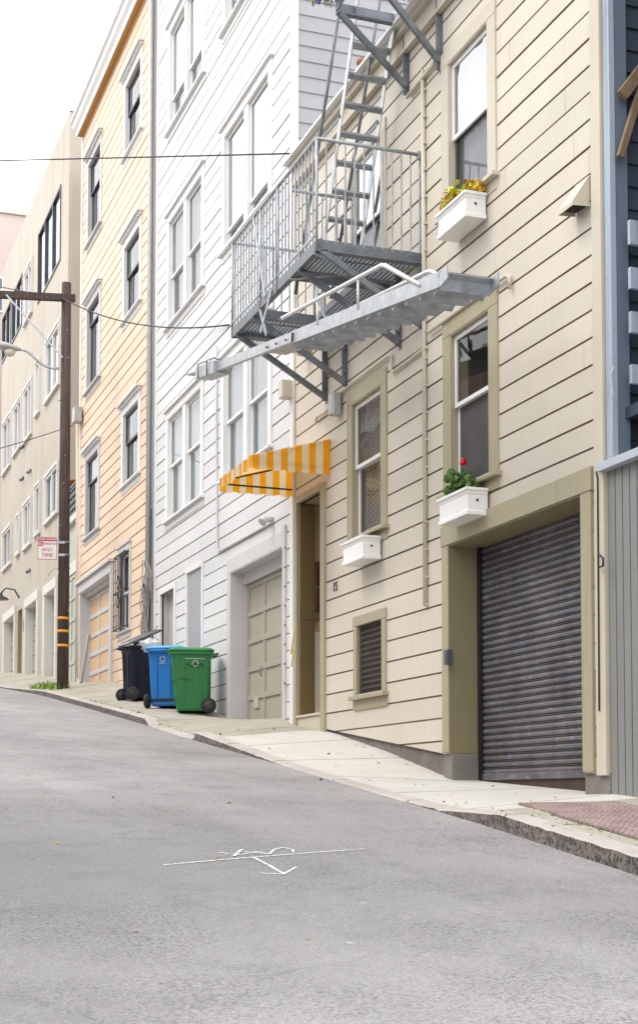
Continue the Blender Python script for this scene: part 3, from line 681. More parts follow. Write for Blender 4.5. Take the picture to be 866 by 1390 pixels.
# side wall towards the viewer: wide lapped boards
mb = MB(); z = .8
while z < WT-.3:
    z1 = min(z+.222, WT-.3); mb.quad((6.5, WY0+.01, z), (14, WY0+.01, z), (14, WY0+.028, z1), (6.5, WY0+.028, z1)); mb.quad((6.5, WY0+.01, z), (14, WY0+.01, z), (14, WY0+.028, z), (6.5, WY0+.028, z)); z = z1
mb.build('side_wall', M['sidewall'], white)
mb = MB(); mb.box(6.45, 6.53, WY0-.02, WY0+.12, 1.0, WT-.3); mb.box(6.46, 6.53, WY1-.10, WY1, 1.8, WT-.3); mb.build('corner_board', M['whitetrim'], white, .004)
mb = MB(); mb.box(6.1, 6.6, WY0-.1, WY1, WT-.12, WT); mb.box(6.2, 6.6, WY0-.05, WY1, WT-.3, WT-.12); mb.box(6.42, 6.6, WY0, WY1, WT-.7, WT-.3); mb.build('cornice', M['whitetrim'], white, .01)
def panel_door(house, y0, y1, z0, z1, x, cols, rows, pm, fm, name='garage_door', rail=.075):
    mb = MB(); mb.box(x+.02, x+.05, y0, y1, z0, z1); d = mb.build(name, M[pm], house)
    mb = MB(); n = cols
    for i in range(cols+1): y = y0+(y1-y0-rail)*i/n; mb.box(x, x+.021, y, y+rail, z0, z1)
    for j in range(rows+1): z = z0+(z1-z0-rail)*j/rows; mb.box(x-.003, x+.022, y0, y1, z, z+rail)
    mb.build('door_frame', M[fm], d, .004)
    hb = MB()
    for i in range(cols):
        for j in range(rows):
            ya = y0+(y1-y0-rail)*i/n+rail; yb = y0+(y1-y0-rail)*(i+1)/n; za = z0+(z1-z0-rail)*j/rows+rail; zb2 = z0+(z1-z0-rail)*(j+1)/rows
            for q in ((ya, ya+.012, za, zb2), (yb-.012, yb, za, zb2), (ya+.012, yb-.012, za, za+.012), (ya+.012, yb-.012, zb2-.012, zb2)): hb.box(x+.010, x+.0215, *q)
    hb.build('moulding', M[fm], d)
    return d
xd = 6.73
mb = MB(); rv(mb, WG[0], WG[1], .9, WG[3], 6.456)
sr = mb.build('garage_reveal', M['lilac'], white)
mb = MB(); mb.box(6.45, 6.53, WG[1], WG[1]+.17, 1.15, WG[3]+.0); mb.box(6.445, 6.53, WG[0]-.12, WG[0], 1.0, WG[3]+.28); mb.box(6.452, 6.53, WG[0], WG[1]+.17, WG[3]+.001, WG[3]+.22); mb.build('garage_surround', M['lilac'], white, .004)
zdt = F(388, 770, xd)[1]
mb = MB(); mb.box(6.66, 6.72, WG[0]+.015, WG[1]-.015, zdt, WG[3]-.018); mb.build('door_header', M['lilac'], white, .004)
gd = panel_door(white, WG[0]+.015, WG[1]-.016, 1.10, zdt+.0, xd, 3, 5, 'greydoor', 'greydoor')
yv, zv = F(348, 953, xd); mb = MB(); mb.box(xd-.004, xd+.02, yv-.1, yv+.13, zv-.09, zv+.09); mb.build('pet_vent', M['greytrim'], gd, .003)
mb = MB(); mb.tube([P3(354, 905, xd-.02), P3(353, 912, xd-.05), P3(355, 918, xd-.02)], .008, 6); mb.build('handle', M['galvdark'], gd)
# lattice
mb = MB(); mb.box(6.45, 6.53, LAT[0]-.09, LAT[0], LAT[2]-.2, LAT[3]+.08); mb.box(6.45, 6.53, LAT[1], LAT[1]+.09, LAT[2]-.2, LAT[3]+.08); mb.box(6.447, 6.53, LAT[0], LAT[1], LAT[3], LAT[3]+.09); mb.box(6.447, 6.53, LAT[0], LAT[1], LAT[2]-.15, LAT[2])
lt = mb.build('lattice_window', M['whitetrim'], white, .003)
mb = MB(); H = LAT[3]-LAT[2]; W = LAT[1]-LAT[0]; s = -W
while s < H:
    for sg in (1, -1):
        za, zb2 = s, s+W*1.0
        ya, yb = LAT[0], LAT[1]
        if za < 0: ya += -za; za = 0
        if zb2 > H: yb -= zb2-H; zb2 = H
        if yb-ya > .03:
            a, b3 = (ya, za), (yb, zb2)
            if sg < 0: a, b3 = (LAT[0]+LAT[1]-ya, za), (LAT[0]+LAT[1]-yb, zb2)
            mb.bar((6.495+.006*sg, a[0], LAT[2]+a[1]), (6.495+.006*sg, b3[0], LAT[2]+b3[1]), .028, .006, (1, 0, 0))
    s += .075
mb.build('lattice', M['lilac'], lt)
mb = MB(); mb.quad((6.58, LAT[0], LAT[2]), (6.58, LAT[1], LAT[2]), (6.58, LAT[1], LAT[3]), (6.58, LAT[0], LAT[3])); mb.build('backing', M['room'], lt)
# side door recess
recess(white, 'door_recess', (WD[0], WD[1], 1.5, WD[3]), .5, M['lilac'])
mb = MB(); mb.box(6.45, 6.53, WD[0]-.10, WD[0], 1.6, WD[3]+.10); mb.box(6.45, 6.53, WD[1], WD[1]+.1, 1.6, WD[3]+.1); mb.box(6.447, 6.53, WD[0], WD[1], WD[3], WD[3]+.1); mb.build('door_surround', M['whitetrim'], white, .003)
mb = MB(); mb.box(6.62, 6.66, WD[0]+.002, WD[1]-.002, 1.6, WD[3]-.002); mb.build('door', M['greytrim'], white)
conduit([P3(294, 470, 6.45), P3(294, 560, 6.45), P3(295, 744, 6.45), P3(297, 749, 6.45), P3(370, 709, 6.45)], .016, 'lilac', white)
mb = MB(); y, z = F(373, 706); mb.tube([(6.46, y, z), (6.36, y, z+.02)], .045, 10); mb.tube([(6.36, y, z), (6.30, y-.02, z-.05)], [.05, .065], 10); mb.build('floodlight', M['lilac'], white)
for k in range(9): pass
mb = MB(); 
for k in range(8): z = 1.6+k*.27; MB().tube([(6.44, WG[0]-.165, z), (6.425, WG[0]-.165, z)], .014, 8).build('bolt', M['black'], white)
# grey utility boxes
def box_thing(name, u0, u1, v0, v1, d, mat, label, cat, face=6.47):
    """wall box: street face between u0..u1 at its far/near edges"""
    ya, za = F(u1, v1, face-d); yb, zb2 = F(u0, v0, face-d)
    y0, y1 = sorted((ya, yb)); mb = MB(); mb.box(face-d, face+.02, y0, y1, za, zb2); o = mb.build(name, M[mat], None, .006); return tag(o, label, cat)
yb_, zb1 = F(378, 545, 6.30); y, z = yb_, zb1
tag(MB().box(6.30, 6.47, y-.16, y, z+.03, z+.27).build('utility_box', M['boxbeige'], None, .006), 'square beige box on the white wall just below the left end of the fire escape', 'utility box')
y, z = F(447, 565, 6.36); tag(MB().box(6.34, 6.47, y-.16, y, z-.0, z+.27).box(6.345, 6.44, y-.20, y-.161, z-.02, z+.26).build('meter_box', M['boxgrey'], None, .008), 'round cornered grey meter box on beige siding above the awning', 'meter box')
y, z = F(404, 474, 6.3); tag(MB().box(6.25, 6.46, y-.1, y+.13, z-.02, z+.03).lathe((6.36, y, z-.07), [(.07, 0), (.085, .05)], 12).build('porch_light', M['boxbeige'], None, .004), 'flat yellowed porch light beneath the fire escape where the two houses meet', 'lamp')

# ================================================================== PEACH HOUSE
peach = thing('row_house', 'peach orange clapboard house with a deep ochre eave and barred ground floor window', 'house', (6.5, 31, 2.4))
OY0, OY1 = 27.42, 34.95; holes = []; OT = 16.12
PR0, PR1 = F(193.6, 500)[0]+.0, F(168, 500)[0]; PL0, PL1 = F(138.5, 500)[0], F(118.5, 500)[0]
for (a, b2, z0, z1, fl, fr) in ((PR0, PR1, zz(194, 183)+.12, zz(169, 112), 'room', .5), (PR0, PR1, zz(193.6, 414)+.12, zz(167, 330), 'room', .5), (PR0, PR1, zz(192.7, 648)+.12, zz(166, 553), 'halfcurtain', .5),
                                (PL0, PL1, zz(139, 309)+.12, zz(118.5, 221), 'room', .55), (PL0, PL1, zz(137.5, 517)+.12, zz(116.5, 415), 'room', .7), (PL0, PL1, zz(137.5, 722)+.12, zz(117, 615), 'greycurtain', .6)):
    holes.append(window(peach, a, b2, z0, z1-.06, .17, 'lilac' if a == PL0 else 'whitetrim', z0+(z1-z0)*fr, fl, hood='whitetrim', gl='glass', sashmat='dframe', rev=.02, th=.2, fill2='room' if fl != 'halfcurtain' else fl))
OG = (F(153, 850)[0], F(112.5, 850)[0], -1, zz(153, 778)); holes.append(OG)
BW = (F(180, 800)[0]+.13, F(162.5, 800)[0]-.1, zz(180, 852), zz(180, 744)); holes.append(BW)
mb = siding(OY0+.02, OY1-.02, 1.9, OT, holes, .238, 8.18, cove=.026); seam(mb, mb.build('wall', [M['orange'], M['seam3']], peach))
shell(MB(), OY0, OY1, 1.5, OT-.1).build('house_body', M['orange'], peach)
mb = MB(); mb.box(6.44, 6.53, OY1-.12, OY1, 2.6, OT); mb.build('corner_board', M['whitetrim'], peach, .004)
mb = MB(); mb.box(6.455, 6.53, OY0, OY0+.10, 2.0, OT); mb.build('corner_board', M['whitetrim'], peach, .004)
mb = MB(); mb.box(6.335, 6.7, OY0-.1, OY1+.03, OT+.0, OT+.03); mb.box(6.44, 6.5, OY0-.05, OY1+.01, OT-.05, OT-.001); mb.build('soffit', M['rust_or'], peach, .004)
mb = MB(); mb.prism([(6.325, OT-.02), (6.30, OT+.08), (6.24, OT+.16), (6.22, OT+.26), (6.17, OT+.30), (6.17, OT+.36), (6.7, OT+.36), (6.7, OT+.031), (6.34, OT+.031), (6.34, OT-.02)], 'y', OY0-.12, OY1+.06); mb.build('cornice', M['whitetrim'], peach, .006)
mb = MB(); mb.box(6.2, 14, OY0, OY1, OT+.361, OT+.40); mb.build('roof', M['boxgrey'], peach)
# garage
xd = 6.66
mb = MB(); mb.box(6.43, 6.53, OG[1], OG[1]+.25, 2.6, OG[3]); mb.box(6.43, 6.53, OG[0]-.16, OG[0], 2.3, OG[3]+.0); mb.box(6.42, 6.53, OG[0]-.16, OG[1]+.25, OG[3]+.001, OG[3]+.22); mb.box(6.36, 6.5, OG[0]-.20, OG[1]+.29, OG[3]+.221, OG[3]+.29); mb.build('garage_surround', M['lilac'], peach, .006)
mb = MB(); rv(mb, OG[0], OG[1], 2., OG[3], 6.436); mb.build('garage_reveal', M['lilac'], peach)
zdt = F(152, 792, xd)[1]; mb = MB(); mb.box(6.55, 6.65, OG[0]+.015, OG[1]-.015, zdt, OG[3]-.018); mb.box(6.52, 6.65, OG[0]+.016, OG[1]-.016, zdt+.08, zdt+.14); mb.build('door_header', M['lilac'], peach, .004)
panel_door(peach, OG[0]+.015, OG[1]-.015, 2.45, zdt, xd, 3, 5, 'peachdoor', 'lilac', rail=.09)
# barred window
mb = MB(); mb.box(6.45, 6.53, BW[0]-.13, BW[0], BW[2], BW[3]); mb.box(6.45, 6.53, BW[1], BW[1]+.1, BW[2], BW[3]); mb.box(6.447, 6.53, BW[0]-.13, BW[1]+.1, BW[3], BW[3]+.14); mb.box(6.42, 6.53, BW[0]-.15, BW[1]+.12, BW[3]+.141, BW[3]+.18); mb.box(6.40, 6.53, BW[0]-.17, BW[1]+.14, BW[2]-.05, BW[2]-.001); mb.box(6.45, 6.5, BW[0]-.13, BW[1]+.1, BW[2]-.16, BW[2]-.051)
bw = mb.build('window', M['lilac'], peach, .004); bw['label'] = 'ground floor window behind wrought iron bars'
recess(bw, 'window_reveal', BW, .4, M['room']); sashes(bw, BW[0], BW[1], BW[2], BW[3], (BW[2]+BW[3])/2, 6.56, M['whitetrim'], 'greycurtain')
mb = MB(); nb = 6
for i in range(nb+1): y = BW[0]+.0+(BW[1]-BW[0])*i/nb; mb.tube([(6.36, y, BW[2]+.03), (6.36, y, BW[3]-.03)], .008, 6)
for z in (BW[2]+.05, (BW[2]+BW[3])/2, BW[3]-.05): mb.box(6.35, 6.37, BW[0]-.04, BW[1]+.04, z-.012, z+.012); mb.box(6.35, 6.46, BW[0]-.04, BW[0]-.02, z-.01, z+.01); mb.box(6.35, 6.46, BW[1]+.02, BW[1]+.04, z-.01, z+.01)
yc = (BW[0]+BW[1])/2; zc = (BW[2]+BW[3])/2
for sgn in (1, -1):
    for s2 in (1, -1):
        mb.tube([(6.35, yc+s2*(.02+.14*math.sin(a*.5)), zc+sgn*(.04+.32*a/6.28+.05*math.sin(a))) for a in [k*.5 for k in range(13)]], .010, 6)
mb.build('window_bars', M['cable'], bw)
# downpipes at the boundary with the white house
dp = MB(); dp.tube([(6.40, 27.42, 2.0), (6.40, 27.42, 17.6)], .055, 10); tag(dp.build('downpipe', M['boxgrey']), 'grey downpipe running the full height between the peach and white houses', 'downpipe')
dp = MB(); dp.tube([(6.43, 27.62, 3.6), (6.43, 27.62, 17.)], .04, 8); tag(dp.build('cable_riser', M['cable']), 'dark cable riser beside the tall grey downpipe', 'cable')
mb = MB()
for k in range(16):
    random.seed(40+k); y0 = 27.35+random.uniform(-.12, .35); zt_ = F(208, 790)[1]+random.uniform(-.1, .5); ln = random.uniform(1.1, 2.6); sw_ = random.uniform(.04, .30)
    pts = [(6.38-random.random()*.05+.02*math.sin(a), y0+sw_*math.sin(a*1.1+k), zt_-ln*a/6) for a in [j*.5 for j in range(13)]]
    mb.tube(pts, .008, 5)
for k in range(5):
    r = .16+.03*k; mb.tube([(6.34+.02*k, 27.5+r*math.sin(a), F(208, 800)[1]+r*.8*math.cos(a)) for a in [j*.45 for j in range(15)]], .009, 5)
tag(mb.build('loose_cables', M['cablegrey']), 'tangle of loose grey cables hanging on the boundary above the bins', 'cables')
mb = MB(); pts = [P3(204, 700, 6.42), P3(201, 760, 6.42), P3(198, 810, 6.42), P3(193, 845, 6.42), P3(193, 862, 6.42)]; mb.tube(pts, .009, 5); pts = [P3(206, 690, 6.42), P3(205, 800, 6.42), P3(203, 850, 6.42), P3(209, 868, 6.42)]; mb.tube(pts, .009, 5)
tag(mb.build('loose_cables', M['cable']), 'two thin dark cables trailing down the edge of the peach siding', 'cables')
y, z = F(104.5, 564, 6.35); tag(MB().box(6.26, 6.44, y-.22, y+.12, z-.18, z+.17).build('junction_box', M['boxgrey'], None, .01), 'weathered grey junction box at the far corner of the peach house', 'junction box')
conduit([P3(105.5, 572, 6.42), P3(105.5, 700, 6.42), P3(105.5, 920, 6.42)], .035, 'orange', peach, 'conduit')

# ================================================================== TAN APARTMENT BLOCK
tan = thing('apartment_building', 'tan stucco apartment block with a flat parapet at the top of the street', 'apartment block', (6.5, 43, 3.5))
TY0, TY1, TT = 36.95, 49.4, 17.65; holes = []
def tanwin(u0, u1, vt, vb, dark=True, ped=True, mulls=1, fill='greycurtain'):
    """u0<u1; vt = top at u1, vb = bottom at u1"""
    y0, y1 = F(u1, (vt+vb)/2)[0], F(u0, (vt+vb)/2)[0]; z1, z0 = F(u1, vt)[1], F(u1, vb)[1]; h = (y0, y1, z0, z1); holes.append(h)
    fm = M['dframe'] if dark else M['whitetrim']; w_ = .07; mb = MB()
    mb.box(6.47, 6.56, y0, y0+w_, z0, z1); mb.box(6.47, 6.56, y1-w_, y1, z0, z1); mb.box(6.472, 6.56, y0+w_, y1-w_, z0, z0+w_); mb.box(6.472, 6.56, y0+w_, y1-w_, z1-w_, z1)
    for i in range(mulls): y = y0+(y1-y0)*(i+1)/(mulls+1); mb.box(6.475, 6.555, y-.035, y+.035, z0+w_, z1-w_)
    w = mb.build('window', fm, tan, .004)
    if ped: q = MB(); q.box(6.44, 6.54, y0-.08, y0-.001, z0-.08, z1+.08); q.box(6.44, 6.54, y1+.001, y1+.08, z0-.08, z1+.08); q.box(6.44, 6.54, y0, y1, z1+.001, z1+.08); q.box(6.42, 6.54, y0, y1, z0-.08, z0-.001); q.build('casing', M['stuccotrim'], w)
    recess(w, 'window_reveal', h, .4, M['room']); g = MB(); g.quad((6.53, y0, z0), (6.53, y1, z0), (6.53, y1, z1), (6.53, y0, z1)); g.build('pane', M['glass2' if z1 > 11 else 'glass'], w)
    if fill: curtain_mesh(6.66, y0+.02, y1-.02, z0, z1, .01, .2).build('curtain', M['curtain' if fill == 'curtain' else 'greycurtain'], w)
tanwin(53.5, 83.5, 251, 352, True, False, 2, 'curtain')
tanwin(35, 45, 353, 420, False, True, 1, 'curtain'); tanwin(18, 31, 371, 440, True, False, 1, 'curtain'); tanwin(4.5, 16, 407, 470, True, False, 1, None)
tanwin(64, 82, 437, 518, False, True, 1, 'curtain'); tanwin(50, 55, 487, 556, False, True, 0); tanwin(34, 44.5, 515, 585, False, True, 1, 'curtain'); tanwin(20, 30.5, 538, 602, False, True, 1, 'curtain'); tanwin(5.5, 16, 560, 628, False, True, 1, 'curtain')
tanwin(63, 80, 629, 692, False, True, 1, None); tanwin(49.5, 55.5, 655, 720, False, True, 0, None); tanwin(34, 43.5, 676, 735, False, True, 1); tanwin(24, 28, 698, 748, False, True, 0, 'curtain'); tanwin(5.5, 16.5, 712, 762, False, True, 1)
def tangar(u0, u1, vt, mat, pd=True):
    y0, y1 = F(u1, 850)[0], F(u0, 850)[0]; z1 = F(u1, vt)[1]; zb3 = sm(ZB, (y0+y1)/2)-.25; holes.append((y0, y1, -1, z1))
    mb = MB(); mb.box(6.42, 6.55, y1, y1+.22, zb3, z1); mb.box(6.42, 6.55, y0-.22, y0, zb3, z1); mb.box(6.41, 6.55, y0-.22, y1+.22, z1+.001, z1+.26); mb.build('garage_surround', M['stuccotrim'], tan, .006)
    mb = MB(); rv(mb, y0, y1, zb3, z1, 6.426); mb.build('garage_reveal', M['stuccotrim'], tan)
    panel_door(tan, y0+.016, y1-.016, zb3, z1, 6.66, 3, 5, mat, mat)
tangar(64, 78, 798, 'paledoor'); tangar(38, 53, 814, 'palegreen'); tangar(9, 22.5, 834, 'paledoor')
ya, yb = F(30.5, 850)[0], F(25, 850)[0]; holes.append((ya, yb, -1, F(30, 826)[1]))
recess(tan, 'doorway', (ya, yb, 3.0, F(30, 826)[1]), .8, M['vest'])
mbw = MB()
for poly in band_polys(2.2, TT, 6.5, 6.5, TY0, TY1, holes, None): mbw.quad(*poly)
mbw.build('wall', M['stucco'], tan)
mb = MB(); mb.quad((6.5, TY0, 2.2), (14, TY0, 2.2), (14, TY0, TT), (6.5, TY0, TT)); mb.quad((6.5, TY1, 2.2), (14, TY1, 2.2), (14, TY1, TT), (6.5, TY1, TT)); mb.quad((14, TY0, 2.2), (14, TY1, 2.2), (14, TY1, TT), (14, TY0, TT)); mb.quad((6.5, TY0, TT-.2), (14, TY0, TT-.2), (14, TY1, TT-.2), (6.5, TY1, TT-.2)); mb.build('side_wall', M['stucco'], tan)
mb = MB(); mb.box(6.5, 6.75, TY0, TY1, TT, TT+.03); mb.box(6.5, 14, TY0-.0, TY0+.2, TT+.001, TT+.031); mb.build('parapet_cap', M['stuccotrim'], tan)
for (u, v) in ((33, 607), (43, 640), (33, 650), (42, 775)):
    y, z = F(u, v); mb = MB(); mb.tube([(6.5, y, z+.05), (6.38, y, z-.06)], .05, 8); mb.build('vent_pipe', M['galvdark'], tan)
# link garage between tan and peach, with planted balcony above
lk = thing('garage_wing', 'narrow pale green garage wing squeezed between the peach house and the tan block', 'garage', (6.5, 36, 3))
y0, y1 = 35.02, 36.93; zl = F(98, 700)[1]
mb = MB(); mb.box(6.5, 12, y0, y1, 2.2, zl-.25); mb.build('wall', M['palegreen'], lk)
mb = MB(); mb.box(6.44, 6.52, y0+.02, y1-.02, F(98, 782)[1], F(98, 766)[1]); mb.box(6.40, 12, y0, y1, zl-.249, zl-.1); mb.build('lintel', M['stuccotrim'], lk)
panel_door(lk, y0+.15, y1-.05, 2.75, F(98, 785)[1], 6.44, 3, 5, 'palegreen', 'palegreen')
mb = MB(); za, zb2 = zl-.098, F(98, 662)[1]
mb.box(6.44, 6.47, y0+.03, y1-.03, za, za+.06); mb.box(6.44, 6.47, y0+.03, y1-.03, zb2-.06, zb2); mb.quad((6.46, y0+.03, za), (6.46, y1-.03, za), (6.46, y1-.03, zb2), (6.46, y0+.03, zb2))
for k in range(5): z = za+(zb2-za)*k/5; mb.box(6.43, 6.45, y0+.03, y1-.03, z, z+.03)
mb.build('balcony_guard', plain('dark blue guard', (.05, .07, .10), .5), lk)
mb = MB(); mb.quad((9.5, y0, zl), (9.5, y1, zl), (9.5, y1, 15), (9.5, y0, 15)); mb.build('rear_wall', M['stucco'], lk)
py, pz = F(97.5, 658, 6.55); tag(MB().lathe((6.58, py, zb2+.0), [(.09, 0), (.13, .20), (.15, .21), (.15, .25), (.11, .25)], 14).build('flower_pot', M['terracotta']), 'small terracotta flower pot on the dark balcony guard behind the pole', 'flower pot')
# lamp and switch on the tan wall
lp = thing('wall_lamp', 'gooseneck barn lamp on the tan wall above the far garages', 'lamp', (6.5,)+F(26, 806))
y, z = F(27, 812); mb = MB(); mb.tube([(6.5, y, z), (6.35, y, z+.25), (6.1, y+.1, z+.30), (5.95, y+.15, z+.12)], .025, 8); mb.build('arm', M['dframe'], lp)
mb = MB(); mb.lathe((5.95, y+.15, z-.05), [(.26, 0), (.22, .05), (.08, .12), (.06, .2)], 16); mb.build('lamp_shade', M['dframe'], lp)
y, z = F(36, 849); tag(MB().box(6.42, 6.5, y-.12, y+.12, z-.18, z+.18).build('entry_panel', M['black'], None, .01), 'small black entry panel on the tan wall between the far garages', 'entry panel')

# far pink building
pk = thing('apartment_building', 'pale pink building rising behind the tan block at the far end of the street', 'building', (9, 52, 5))
PY = 52.; xz = G(0, 289, PY); x2 = G(38, 294, PY)
mb = MB(); mb.box(6.5, 20, PY, PY+14, 4, G(20, 291.5, PY)[1]); mb.build('wall', M['pink'], pk, .02)
mb = MB(); mb.box(6.4, 20.1, PY-.1, PY+14.1, G(20, 291.5, PY)[1]+.001, G(20, 291.5, PY)[1]+.25); mb.build('parapet_cap', M['stuccotrim'], pk)
for (v0, v1) in ((374, 396), (400, 425)):
    a, b2 = G(-14, v0, PY), G(6, v1, PY); mb = MB(); mb.box(a[0], b2[0], PY-.05, PY-.01, b2[1], a[1]); w = mb.build('window', M['whitetrim'], pk)
    mb = MB(); mb.box(a[0]+.08, b2[0]-.08, PY-.06, PY-.051, b2[1]+.08, a[1]-.08); mb.build('pane', plain('blue grey glass', (.10, .14, .20), .1), w)

# ================================================================== BLUE PORCH HOUSE (right edge)
bl = thing('porch_house', 'blue painted porch house with grey vertical boards at the right edge', 'house', (6.5, 10, 0))
zc_ = F(829, 640)[1]; mb = MB(); y = 10.775
while y > 6.2:
    mb.box(6.475, 6.52, y-.098, y, -.8 if y < 10 else -.05, zc_); mb.box(6.490, 6.51, y-.113, y-.098, -.8, zc_-.002); y -= .113
mb.build('board_wall', M['greyboard'], bl)
mb = MB(); mb.box(6.40, 6.56, 6.2, 10.84, zc_+.001, F(829, 630)[1]+.01); mb.build('cap_rail', M['greycap'], bl, .005)
zt0 = F(829, 630)[1]+.012
mb = MB(); mb.box(6.47, 6.50, 10.66, 10.785, zt0, 9.5); mb.box(6.45, 6.505, 10.655, 10.675, zt0, 9.5); mb.build('corner_board', M['bluelight'], bl, .003)
mb = MB(); mb.box(6.501, 6.63, 10.665, 10.79, zt0, 9.5); mb.build('post', M['bluemid'], bl, .004)
mb = MB(); z = zt0
while z < 9.5: mb.quad((6.6, 10.72, z), (9, 10.72, z), (9, 10.745, z+.2), (6.6, 10.745, z+.2)); mb.quad((6.6, 10.72, z), (9, 10.72, z), (9, 10.745, z), (6.6, 10.745, z)); z += .2
mb.build('siding', M['bluedark'], bl)
mb = MB(); mb.box(9, 9.1, 6.2, 10.75, -.8, 9.5); mb.box(6.5, 9, 6.1, 6.2, -.8, 9.5); mb.box(6.5, 9, 6.2, 10.7, 9.4, 9.5); mb.box(6.58, 9, 6.2, 10.7, 3.2, 3.3); mb.build('porch_body', M['bluedark'], bl)
for (v0, v1) in ((298, 331), (362, 391), (422, 451), (494, 520)):
    xa, za = G(847, v1, 10.5); xb, zb2 = G(847, v0, 10.5); mb = MB(); mb.box(6.53, 7.9, 10.48, 10.52, za, zb2); mb.build('stair_board', M['bluelight'], bl, .004)
mb = MB(); a = G(846, 128, 10.55); b2 = G(890, 70, 10.55); mb.bar((a[0], 10.58, a[1]), (b2[0], 10.58, b2[1]), .05, .10, (0, 0, 1)); a = G(848, 208, 10.5); b2 = G(880, 100, 10.5); mb.bar((a[0], 10.58, a[1]), (b2[0], 10.58, b2[1]), .05, .06, (1, 0, 0)); mb.build('timber_brace', M['brace'], bl, .004)
tag(MB().tube([P3(833, 498, 6.42), P3(829, 508, 6.40), P3(831, 530, 6.40), P3(838, 556, 6.42)], .006, 6).build('loose_wire', M['boxgrey']), 'thin pale wire looping off the blue corner board', 'wire')
mb = MB(); mb.tube([P3(808.5, 640, 6.43)]+[P3(810.5+i*.3, 650+i*45, 6.432) for i in range(8)], .008, 6); mb.tube([P3(812, 752, 6.42), P3(818, 758, 6.36), P3(818, 768, 6.36), P3(813, 770, 6.42)], .009, 6)
tag(mb.build('cable', M['cable']), 'black cable with a small loop running down beside the roller shutter frame', 'cable')
y, z = F(608.5, 902, 6.40); tag(MB().box(6.38, 6.44, y-.02, y+.075, z, z+.155).box(6.375, 6.381, y, y+.055, z+.02, z+.13).build('keypad', plain('blue grey keypad', (.06, .075, .09), .4), None, .006), 'small blue grey keypad beside the roller shutter frame', 'keypad')

# ================================================================== FIRE ESCAPE
fe = thing('fire_escape', 'galvanised steel fire escape with counterweighted drop stair on the beige house', 'fire escape', (6.4, 16, 6))
XO = 5.25; FY0, FY1 = 14.66, 17.85; ZF = 6.0; ZRL = 7.14; XW = 6.47
def angle(mb, a, b, w=.075, t=.012, up=(0, 0, 1)): mb.bar(a, b, t, w, up); return mb
# platform frame
mb = MB()
mb.box(XO-.006, XO+.006, FY0, FY1, ZF-.10, ZF+.02); mb.box(XO, XO+.06, FY0, FY1, ZF-.10, ZF-.088)
mb.box(XO, XW, FY0-.006, FY0+.006, ZF-.10, ZF+.03); mb.box(XO, XW, FY0, FY0+.06, ZF-.10, ZF-.088)
mb.box(XO, XW, FY1-.006, FY1+.006, ZF-.10, ZF+.02); mb.box(XO, XW, FY1-.06, FY1, ZF-.10, ZF-.088)
HY0, HY1 = 15.55, 16.95
mb.box(XO, XW, HY0-.01, HY0+.01, ZF-.12, ZF); mb.box(XO, XW, HY1-.01, HY1+.01, ZF-.12, ZF); mb.box(6.05-.006, 6.05+.006, HY0, HY1, ZF-.09, ZF)
mb.build('platform_frame', M['galvdark'], fe)
mb = MB(); y = None
x = XO+.04
while x < XW:
    mb.box(x, x+.022, FY0+.01, HY0-.012, ZF-.03, ZF); mb.box(x, x+.022, HY1+.012, FY1-.01, ZF-.03, ZF)
    if x > 6.07: mb.box(x, x+.022, HY0+.012, HY1-.012, ZF-.03, ZF)
    x += .052
for y in (FY0+.35, HY1+.4): mb.box(XO, XW, y, y+.012, ZF-.042, ZF-.031)
mb.build('floor_grating', M['galvdark'], fe)
# bracing diagonal under the floor
mb = MB(); mb.bar((XO, FY0+.05, ZF-.11), (XW, HY0, ZF-.11), .05, .008); mb.bar((XO, HY0, ZF-.115), (XW, FY0+.05, ZF-.115), .05, .008); mb.build('cross_brace', M['galv'], fe)
# railing
def rail(a, b, n, z0, z1, xtra=None, r=.0095):
    mb = MB(); a, b = Vector(a), Vector(b); mb.tube([(a.x, a.y, z1), (b.x, b.y, z1)], .02, 8)
    for i in range(n+1):
        p = a.lerp(b, i/n); mb.tube([(p.x, p.y, z0), (p.x, p.y, z1)], r, 6, cap=False)
    return mb
mb = rail((XO, FY0, 0), (XO, FY1, 0), 27, ZF, ZRL); mb.box(XO-.008, XO+.008, FY0, FY1, ZF+.08, ZF+.11)
for y in (FY0, FY0+1.35, FY0+2.0, FY1): mb.tube([(XO, y, ZF-.1), (XO, y, ZRL)], .018, 8)
mb.build('front_railing', M['galv'], fe)
mb = rail((XO, FY0, 0), (6.46, FY0, 0), 11, ZF, ZRL); mb.box(6.43, 6.49, FY0-.03, FY0+.03, ZRL-.05, ZRL+.03); mb.build('end_railing', M['galv'], fe)
mb = rail((XO, FY1, 0), (6.46, FY1, 0), 11, ZF, ZRL); mb.build('end_railing', M['galv'], fe)
mb = rail((XO+.02, HY0, 0), (6.0, HY0, 0), 4, ZF, ZRL-.22); mb.tube([(5.92, HY0, ZF), (5.92, HY0, ZRL-.22)], .02, 8); mb.tube([(6.05, HY0, ZRL-.24), (6.05, HY1, ZRL-.24)], .014, 8)
for i in range(5): mb.tube([(6.05, HY0+(HY1-HY0)*i/4, ZF), (6.05, HY0+(HY1-HY0)*i/4, ZRL-.24)], .010, 6)
mb.build('hatch_guard', M['galv'], fe)
mb = MB(); mb.bar((XO-.012, F(345, 345, XO)[0], ZRL-.02), (XO-.012, F(361, 440, XO)[0], ZF-.02), .045, .010, (1, 0, 0)); mb.build('stay', M['galvlight'], fe)
